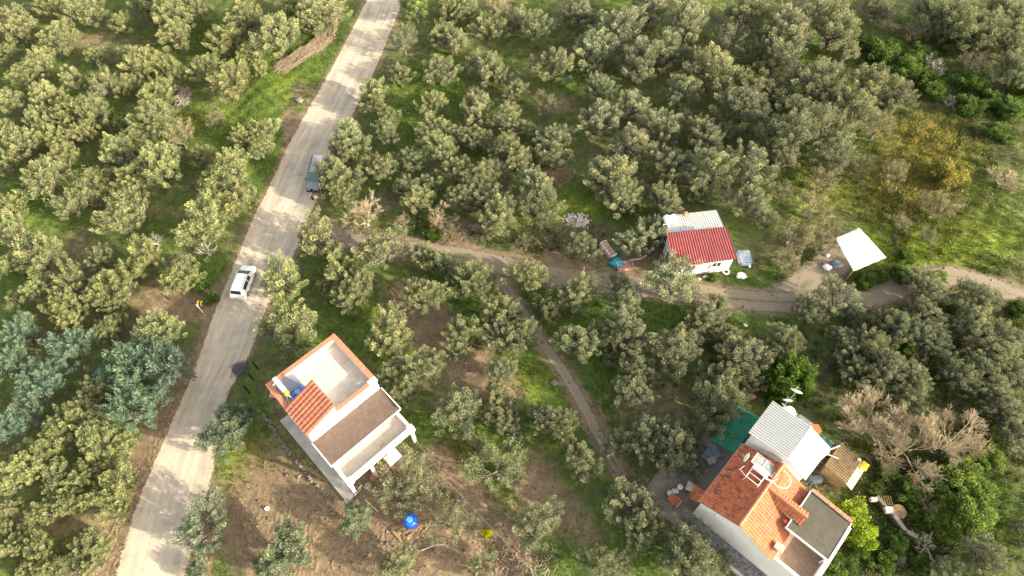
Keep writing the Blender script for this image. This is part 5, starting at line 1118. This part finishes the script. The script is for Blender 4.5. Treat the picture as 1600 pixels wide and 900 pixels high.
# drop near-duplicates of the same crown
keep = []
for a in sorted(ALL, key=lambda q: -q[2]):
    fam = 'olive' if a[3] in 'oltdq' else a[3]
    if any(math.hypot(a[0] - q[0], a[1] - q[1]) < .22 * (a[2] + q[2]) and ('olive' if q[3] in 'oltdq' else q[3]) == fam for q in keep): continue
    keep.append(a)
LAND = [('white car', 381, 441), ('silver van', 490, 272), ('red roofed shed', 1095, 385), ('white canopy', 1345, 390), ('white house with orange parapets', 530, 650), ('terracotta roofed house', 1170, 780), ('ribbed white annex roof', 1235, 685), ('round blue garden tank', 640, 812), ('white ash heap', 905, 345), ('curved brush pile', 490, 70), ('yellow arrow sign', 308, 478), ('fork in the dirt track', 775, 428), ('grey rubble heap', 288, 148), ('top left photo corner', 0, 0), ('top right photo corner', 1600, 0), ('bottom left photo corner', 0, 900), ('bottom right photo corner', 1600, 900), ('top middle of the photo', 800, 0), ('bottom middle of the photo', 880, 900), ('scorched road patch', 375, 578), ('golden grass slope', 1450, 230), ('left middle photo edge', 0, 450), ('right middle photo edge', 1600, 450), ('yellow shrub', 760, 835), ('dark green shade net', 1145, 680), ('rusty brown shed', 1320, 725), ('crumbling wall', 1400, 810), ('right bend of the track', 1500, 440)]
SECT = ['right of', 'above and right of', 'straight above', 'above and left of', 'left of', 'below and left of', 'straight below', 'below and right of']
ORD = ['nearest', 'second nearest', 'third nearest', 'fourth nearest', 'fifth nearest', 'sixth nearest', 'seventh nearest', 'eighth nearest', 'ninth nearest', 'tenth nearest']
KIND = {'o': ('olive_tree', 'olive tree', 'tree'), 'l': ('olive_tree', 'olive tree', 'tree'), 'd': ('olive_tree', 'olive tree', 'tree'), 'q': ('olive_tree', 'olive tree', 'tree'), 't': ('feathery_tree', 'blue green feathery tree', 'tree'), 's': ('straggly_shrub', 'thin greyish shrub', 'shrub'), 'b': ('bare_tree', 'leafless brown tree', 'tree'), 'p': ('dead_tree', 'dead pale tree', 'tree'), 'B': ('bare_tree', 'big leafless brown tree', 'tree'),
        'g': ('bush', 'green bush', 'bush'), 'h': ('climbing_bush', 'bright green bush', 'bush'), 'v': ('leafy_tree', 'yellow green leafy tree', 'tree'), 'c': ('leafy_tree', 'fresh green leafy tree', 'tree'), 'y': ('golden_bush', 'golden yellow bush', 'bush'), 'y2': ('golden_bush', 'golden yellow bush', 'bush')}
byname = {}
for i, a in enumerate(keep): byname.setdefault(KIND[a[3]][1], []).append(i)
LAB = {}
for nm, ids in byname.items():
    cand = {i: [] for i in ids}
    for ln, lx, ly in LAND:
        sec = {}
        for i in ids:
            dx, dy = keep[i][0] - lx, ly - keep[i][1]; s = int(round(math.atan2(dy, dx) / (math.pi / 4))) % 8
            sec.setdefault(s, []).append((math.hypot(dx, dy), i))
        for s, l in sec.items():
            for rk, (d, i) in enumerate(sorted(l)): cand[i].append((rk * 45 + d, rk, ln, s))
    for i in ids:
        _, rk, ln, s = min(cand[i]); o_ = ORD[min(rk, 9)]
        sz = 'large ' if keep[i][2] > 36 else ('small ' if keep[i][2] < 19 else '')
        if nm.startswith('big'): sz = ''
        LAB[i] = f"{sz}{nm}, {o_} {SECT[s]} the {ln}" if nm not in ('olive tree',) else f"{sz or ''}olive tree, {o_} {SECT[s]} the {ln}"
counts = {}
def lerp3(a, c, t): return tuple(a[i] * (1 - t) + c[i] * t for i in range(3))
for i, (px, py, r, k) in enumerate(keep):
    rr = random.Random(i * 7 + 3); s = r * ((.96 if px < 430 else 1.06 if px > 850 else 1.02) if k in 'old' else 1.0) / scale_at(py) / 2.5; s = max(s, .1)
    hc = (2.3 if k not in 'ghy2s' else 1.1) * s
    if k == 'B': hc = 2.2 * s
    x, y = P(px, py, hc + 0.0); z = hz(x, y); x, y = P(px, py, hc + z)
    base = COLS.get(k, (.2, .2, .1)); c = base
    if k == 'o':
        c = lerp3((.255, .272, .135), (.225, .24, .148), min(1, max(0, (px - 350) / 600)))
        if px > 1150 and py < 450: c = lerp3(c, (.200, .215, .125), .7)
        if px > 1200 and py > 450: c = (.195, .212, .130)
    kf = rr.uniform(.86, 1.14); c = tuple(v * kf for v in c); c = (c[0] * rr.uniform(.96, 1.04), c[1], c[2] * rr.uniform(.92, 1.08), 1)
    nm, kw, cat = KIND[k]
    lst = {'o': OLIVE, 'l': OLIVE, 'd': OLIVE, 't': FEATH, 's': THIN, 'q': THIN, 'b': None, 'p': None, 'B': None}.get(k, BUSH)
    grp = {'olive_tree': 'olive trees of the grove', 'feathery_tree': 'blue green trees left of the road', 'straggly_shrub': 'thin greyish shrubs on the slope', 'bare_tree': 'leafless trees', 'dead_tree': 'dead pale trees', 'bush': 'green bushes', 'climbing_bush': 'bright green bushes of the overgrown hedge', 'leafy_tree': 'fresh green trees near the annex', 'golden_bush': 'yellow bushes'}[nm]
    rz = rr.uniform(0, 360)
    if k == 'o' and px < 440 and py > 300 and rr.random() < .45: lst = FEATH
    elif k == 'o' and rr.random() < .05: lst = THIN
    if lst is BUSH:
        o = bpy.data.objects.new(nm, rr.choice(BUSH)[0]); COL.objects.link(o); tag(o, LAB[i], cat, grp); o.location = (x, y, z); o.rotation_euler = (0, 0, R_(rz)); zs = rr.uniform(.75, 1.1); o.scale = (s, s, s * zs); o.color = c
        if k in 'vc': o.scale = (s * .95, s * .95, s * 1.5)
        continue
    t = thing(nm, LAB[i], cat, (x, y, z), rz, grp); zs = rr.uniform(.88, 1.12); t.scale = (s * rr.uniform(.94, 1.06), s * rr.uniform(.94, 1.06), s * zs)
    if lst is None: tm, cm = (PALE if k == 'p' else BARE if k == 'b' else BIGB)[i % (3 if k == 'p' else 4 if k == 'b' else 2)]
    else: cm, tm = rr.choice(lst)
    for nn_, mm in (('trunk', tm), ('crown', cm)):
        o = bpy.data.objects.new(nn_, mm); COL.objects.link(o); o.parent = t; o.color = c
    counts[nm] = counts.get(nm, 0) + 1
print('TREES', counts, len(keep), 'dup labels', len(LAB) - len(set(LAB.values())))

# ---------------------------------------------------------------- grass and weeds (nobody could count them)
def blades(name, n, seed, hgt, wid, sel, label):
    rg = np.random.default_rng(seed)
    px = rg.uniform(-30, 1630, n * 3); py = rg.uniform(-20, 920, n * 3)
    t = (450 - py) / FPX; u = (px - 800) / FPX; dz = -sp + t * cp; k = -CAM_H / dz; X = u * k; Y = (cp + t * sp) * k
    w = (k / k.max()) ** 3 ; keepm = rg.random(len(X)) < w / w.max() * 1.2
    X, Y = X[keepm], Y[keepm]; g, s, st = masks(X, Y)
    dr = seg_dist(X, Y, RC, RW * .92); dd = np.minimum(seg_dist(X, Y, DC) - 1.1, np.minimum(seg_dist(X, Y, FC) - .5, seg_dist(X, Y, SC) - 1.5))
    cl = np.sin(X * 1.9 + 2 * np.sin(Y * .7)) * np.sin(Y * 2.3 + 2 * np.sin(X * .8)) * .5 + .5
    pr = sel(g, s, st, cl); ok = (rg.random(len(X)) < pr) & (dr > -.15) & (dd > 0)
    def inside(ax, ay, ang, x0, x1, y0, y1):
        c, q = math.cos(R_(ang)), math.sin(R_(ang)); lx = (X - ax) * c + (Y - ay) * q; ly = -(X - ax) * q + (Y - ay) * c; return (lx > x0) & (lx < x1) & (ly > y0) & (ly < y1)
    ok &= ~inside(-21.5, 25.1, -46.2, -.1, 10.9, -1, 7.3) & ~inside(*RO, RRZ, -.1, 10.6, -1.5, 11.2) & ~inside(*RO, RRZ, -4, 1, -1.5, 7.6) & ~inside(*SO, SR, 0, 7.2, 0, 6.6)
    X, Y, g, s, st = X[ok], Y[ok], g[ok], s[ok], st[ok]; m = len(X); Z = height(X, Y)
    B = 3; X = np.repeat(X, B) + rg.normal(0, .06, m * B); Y = np.repeat(Y, B) + rg.normal(0, .06, m * B); Z = np.repeat(Z, B); n2 = m * B
    h = rg.uniform(.5, 1.3, n2) * hgt * (1 + .8 * np.clip(np.repeat(st, B), 0, 1)); d = np.stack([rg.normal(0, .45, n2), rg.normal(0, .45, n2), np.ones(n2)], 1); d /= np.linalg.norm(d, axis=1)[:, None]
    cen = np.stack([X, Y, Z - .02], 1) + d * (h * .5)[:, None]
    V = leaf_arrays(cen, d, h, rg.uniform(.6, 1.4, n2) * wid, rg)
    r0 = rg.random(n2)[:, None]; r1 = rg.random(n2)[:, None]; gg = np.repeat(g, B)[:, None]; ss = np.clip(np.repeat(st, B), 0, 1)[:, None]
    px_, py_ = PIX(X, Y); br = np.clip(blobs(px_, py_, [(1430, 390, 110, 45, 1), (366, 745, 30, 60, 1), (900, 322, 90, 25, .8), (330, 200, 110, 50, .4), (1385, 95, 60, 40, .5), (450, 120, 50, 50, .5), (840, 610, 60, 60, .6), (1250, 300, 50, 40, .7)]), 0, 1)[:, None]
    gc = np.array([.07, .12, .024]) * (1 - r0) + np.array([.13, .20, .042]) * r0; gc = gc * (1 - br) + (np.array([.17, .24, .025]) * (.7 + .6 * r0)) * br
    sc_ = np.array([.22, .19, .045]) * (1 - r0) + np.array([.40, .32, .085]) * r0
    q = np.clip(ss * 1.0 + (r1 < .10) * .7, 0, 1) * (r1 < .66); col = gc * (1 - q) + sc_ * q
    col = np.concatenate([col, np.ones((n2, 1))], 1)
    return tag(link(name, mesh_np(name, V.reshape(-1, 3), np.arange(n2 * 4).reshape(-1, 4), {'col': ('FLOAT_COLOR', np.repeat(col, 4, axis=0))}), 'grass'), label, 'grass', kind='stuff')
blades('grass', 150000, 1, .22, .05, lambda g, s, st, cl: np.clip(.25 + g * .8 + cl * .3 - s * .75 + st * .5, 0.01, 1), 'short green grass and weeds between the trees')
blades('tall_grass', 60000, 2, .45, .09, lambda g, s, st, cl: np.clip((g - .5) * .7 * cl + (st - .25) * 1.0 - s * .5, 0, 1), 'taller rank grass and golden stalks on the slope and verges')

UNDER = [(1480, 720, 110, 90, 1.0), (1420, 850, 90, 60, 1.2), (1400, 760, 60, 60, 1.0), (1560, 560, 60, 90, .9), (1340, 560, 110, 60, .8), (1450, 130, 110, 60, 1.1), (1540, 220, 60, 50, 1.0), (1450, 500, 80, 40, .6), (1270, 250, 60, 50, .5), (1380, 290, 60, 60, .5), (1480, 340, 90, 60, .45), (1150, 600, 70, 40, .6), (700, 352, 90, 16, .8), (860, 380, 70, 18, .8), (320, 420, 60, 50, .6), (60, 320, 50, 20, .4), (1200, 90, 60, 60, .5), (1260, 420, 60, 30, .5), (1400, 400, 40, 40, .6), (1540, 420, 60, 20, .5), (940, 60, 90, 50, .4), (1320, 740, 40, 60, .7)]
def undergrowth():
    rg = np.random.default_rng(5); n = 38000
    px = rg.uniform(560, 1630, n); py = rg.uniform(-20, 920, n); t = (450 - py) / FPX; u = (px - 800) / FPX; k = -CAM_H / (-sp + t * cp); X = u * k; Y = (cp + t * sp) * k
    w = np.clip(blobs(px, py, UNDER), 0, 1) * (.35 + .65 * (np.sin(X * 1.3 + 2 * np.sin(Y * .6)) * np.sin(Y * 1.1 + X * .3) > -.2))
    c, q = math.cos(R_(RRZ)), math.sin(R_(RRZ)); lx = (X - RO[0]) * c + (Y - RO[1]) * q; ly = -(X - RO[0]) * q + (Y - RO[1]) * c
    ok = (rg.random(n) < w * .8) & ~((lx > -4) & (lx < 9.5) & (ly > -1.6) & (ly < 15)) & ~((lx > -1) & (lx < 11) & (ly > -1.6) & (ly < 7.2)) & (seg_dist(X, Y, DC) > 1.7) & (seg_dist(X, Y, RC, RW) > .3) & (seg_dist(X, Y, SC) > 1.7) & (np.hypot(X - 38, Y - 44) > 3.4) & ~((np.abs(X - 20.5) < 4.5) & (np.abs(Y - 43.5) < 4.5))
    X, Y, px, py = X[ok], Y[ok], px[ok], py[ok]; m = len(X); L_ = 34; Z = height(X, Y); sz = rg.uniform(.25, .6, m)
    tone = rg.random(m); R3 = lambda a: np.repeat(a, L_, axis=0)
    d = rg.normal(size=(m * L_, 3)); d /= np.linalg.norm(d, axis=1)[:, None]; d[:, 2] = np.abs(d[:, 2])
    cen = np.stack([R3(X), R3(Y), R3(Z)], 1) + d * (R3(sz) * rg.uniform(.5, 1.1, m * L_))[:, None] * [1, 1, 1.1]
    dd_ = d + rg.normal(size=(m * L_, 3)) * .5; dd_ /= np.linalg.norm(dd_, axis=1)[:, None]
    V = leaf_arrays(cen, dd_, rg.uniform(.14, .34, m * L_), rg.uniform(.05, .12, m * L_), rg)
    tw = R3(tone)[:, None]; r0 = rg.random((m * L_, 1)); a = np.array([.045, .075, .018]); b_ = np.array([.12, .155, .035]); c_ = np.array([.20, .165, .10])
    col = (a * (1 - r0) + b_ * r0) * (tw < .62) + (a * .6 + c_ * .8 * (.6 + .7 * r0)) * (tw >= .62)
    col = np.concatenate([col, np.ones((len(col), 1))], 1)
    return link('undergrowth', mesh_np('undergrowth', V.reshape(-1, 3), np.arange(m * L_ * 4).reshape(-1, 4), {'col': ('FLOAT_COLOR', np.repeat(col, 4, axis=0))}), 'grass')
tag(undergrowth(), 'tangled brambles and low weeds between trees on the right', 'undergrowth', kind='stuff')

# loose stones and clods on the bare soil and verges
def stones():
    rg = np.random.default_rng(9); n = 60000; px = rg.uniform(0, 1600, n); py = rg.uniform(0, 900, n); t = (450 - py) / FPX; u = (px - 800) / FPX; k = -CAM_H / (-sp + t * cp); X = u * k; Y = (cp + t * sp) * k
    g, s, st = masks(X, Y); dr = seg_dist(X, Y, RC, RW * .95); c, q = math.cos(R_(-46.2)), math.sin(R_(-46.2)); lx = (X + 21.5) * c + (Y - 25.1) * q; ly = -(X + 21.5) * q + (Y - 25.1) * c
    c2, q2 = math.cos(R_(RRZ)), math.sin(R_(RRZ)); mx = (X - RO[0]) * c2 + (Y - RO[1]) * q2; my = -(X - RO[0]) * q2 + (Y - RO[1]) * c2
    pr = np.clip(s - .3, 0, 1) * .28 + .25 * np.exp(-(np.clip(dr, 0, 9) / .5) ** 2)
    ok = (rg.random(n) < pr) & (dr > 0) & ~((lx > -.2) & (lx < 11) & (ly > -1.1) & (ly < 7.3)) & ~((mx > -4.3) & (mx < 11) & (my > -1.6) & (my < 11.3)) & ~((np.abs(X - 20.5) < 4.4) & (np.abs(Y - 43.6) < 3.8))
    X, Y = X[ok], Y[ok]; m = len(X); Z = height(X, Y); sz = rg.lognormal(-2.75, .5, m)
    base = np.array([[1, 0, 0], [0, 1, 0], [-1, 0, 0], [0, -1, 0], [0, 0, 1], [0, 0, -1]], float); tri = np.array([[0, 1, 4], [1, 2, 4], [2, 3, 4], [3, 0, 4], [1, 0, 5], [2, 1, 5], [3, 2, 5], [0, 3, 5]])
    a = rg.uniform(0, 6.28, m); V = base[None] * rg.uniform(.6, 1.4, (m, 6, 1)) * sz[:, None, None] * [1, 1, .7]; ca, sa = np.cos(a)[:, None], np.sin(a)[:, None]
    V = np.stack([V[:, :, 0] * ca - V[:, :, 1] * sa, V[:, :, 0] * sa + V[:, :, 1] * ca, V[:, :, 2]], -1) + np.stack([X, Y, Z + .02], -1)[:, None]
    F = (tri[None] + (np.arange(m) * 6)[:, None, None]).reshape(-1, 3); tone = rg.random((m, 1)); col = np.array([.17, .13, .09]) * (1 - tone) + np.array([.42, .36, .28]) * tone ** 1.5
    return link('stones', mesh_np('stones', V.reshape(-1, 3), F, {'col': ('FLOAT_COLOR', np.repeat(np.concatenate([col, np.ones((m, 1))], 1), 6, axis=0))}), 'grass')
tag(stones(), 'loose stones and clods on bare soil and road verges', 'stones', kind='stuff')
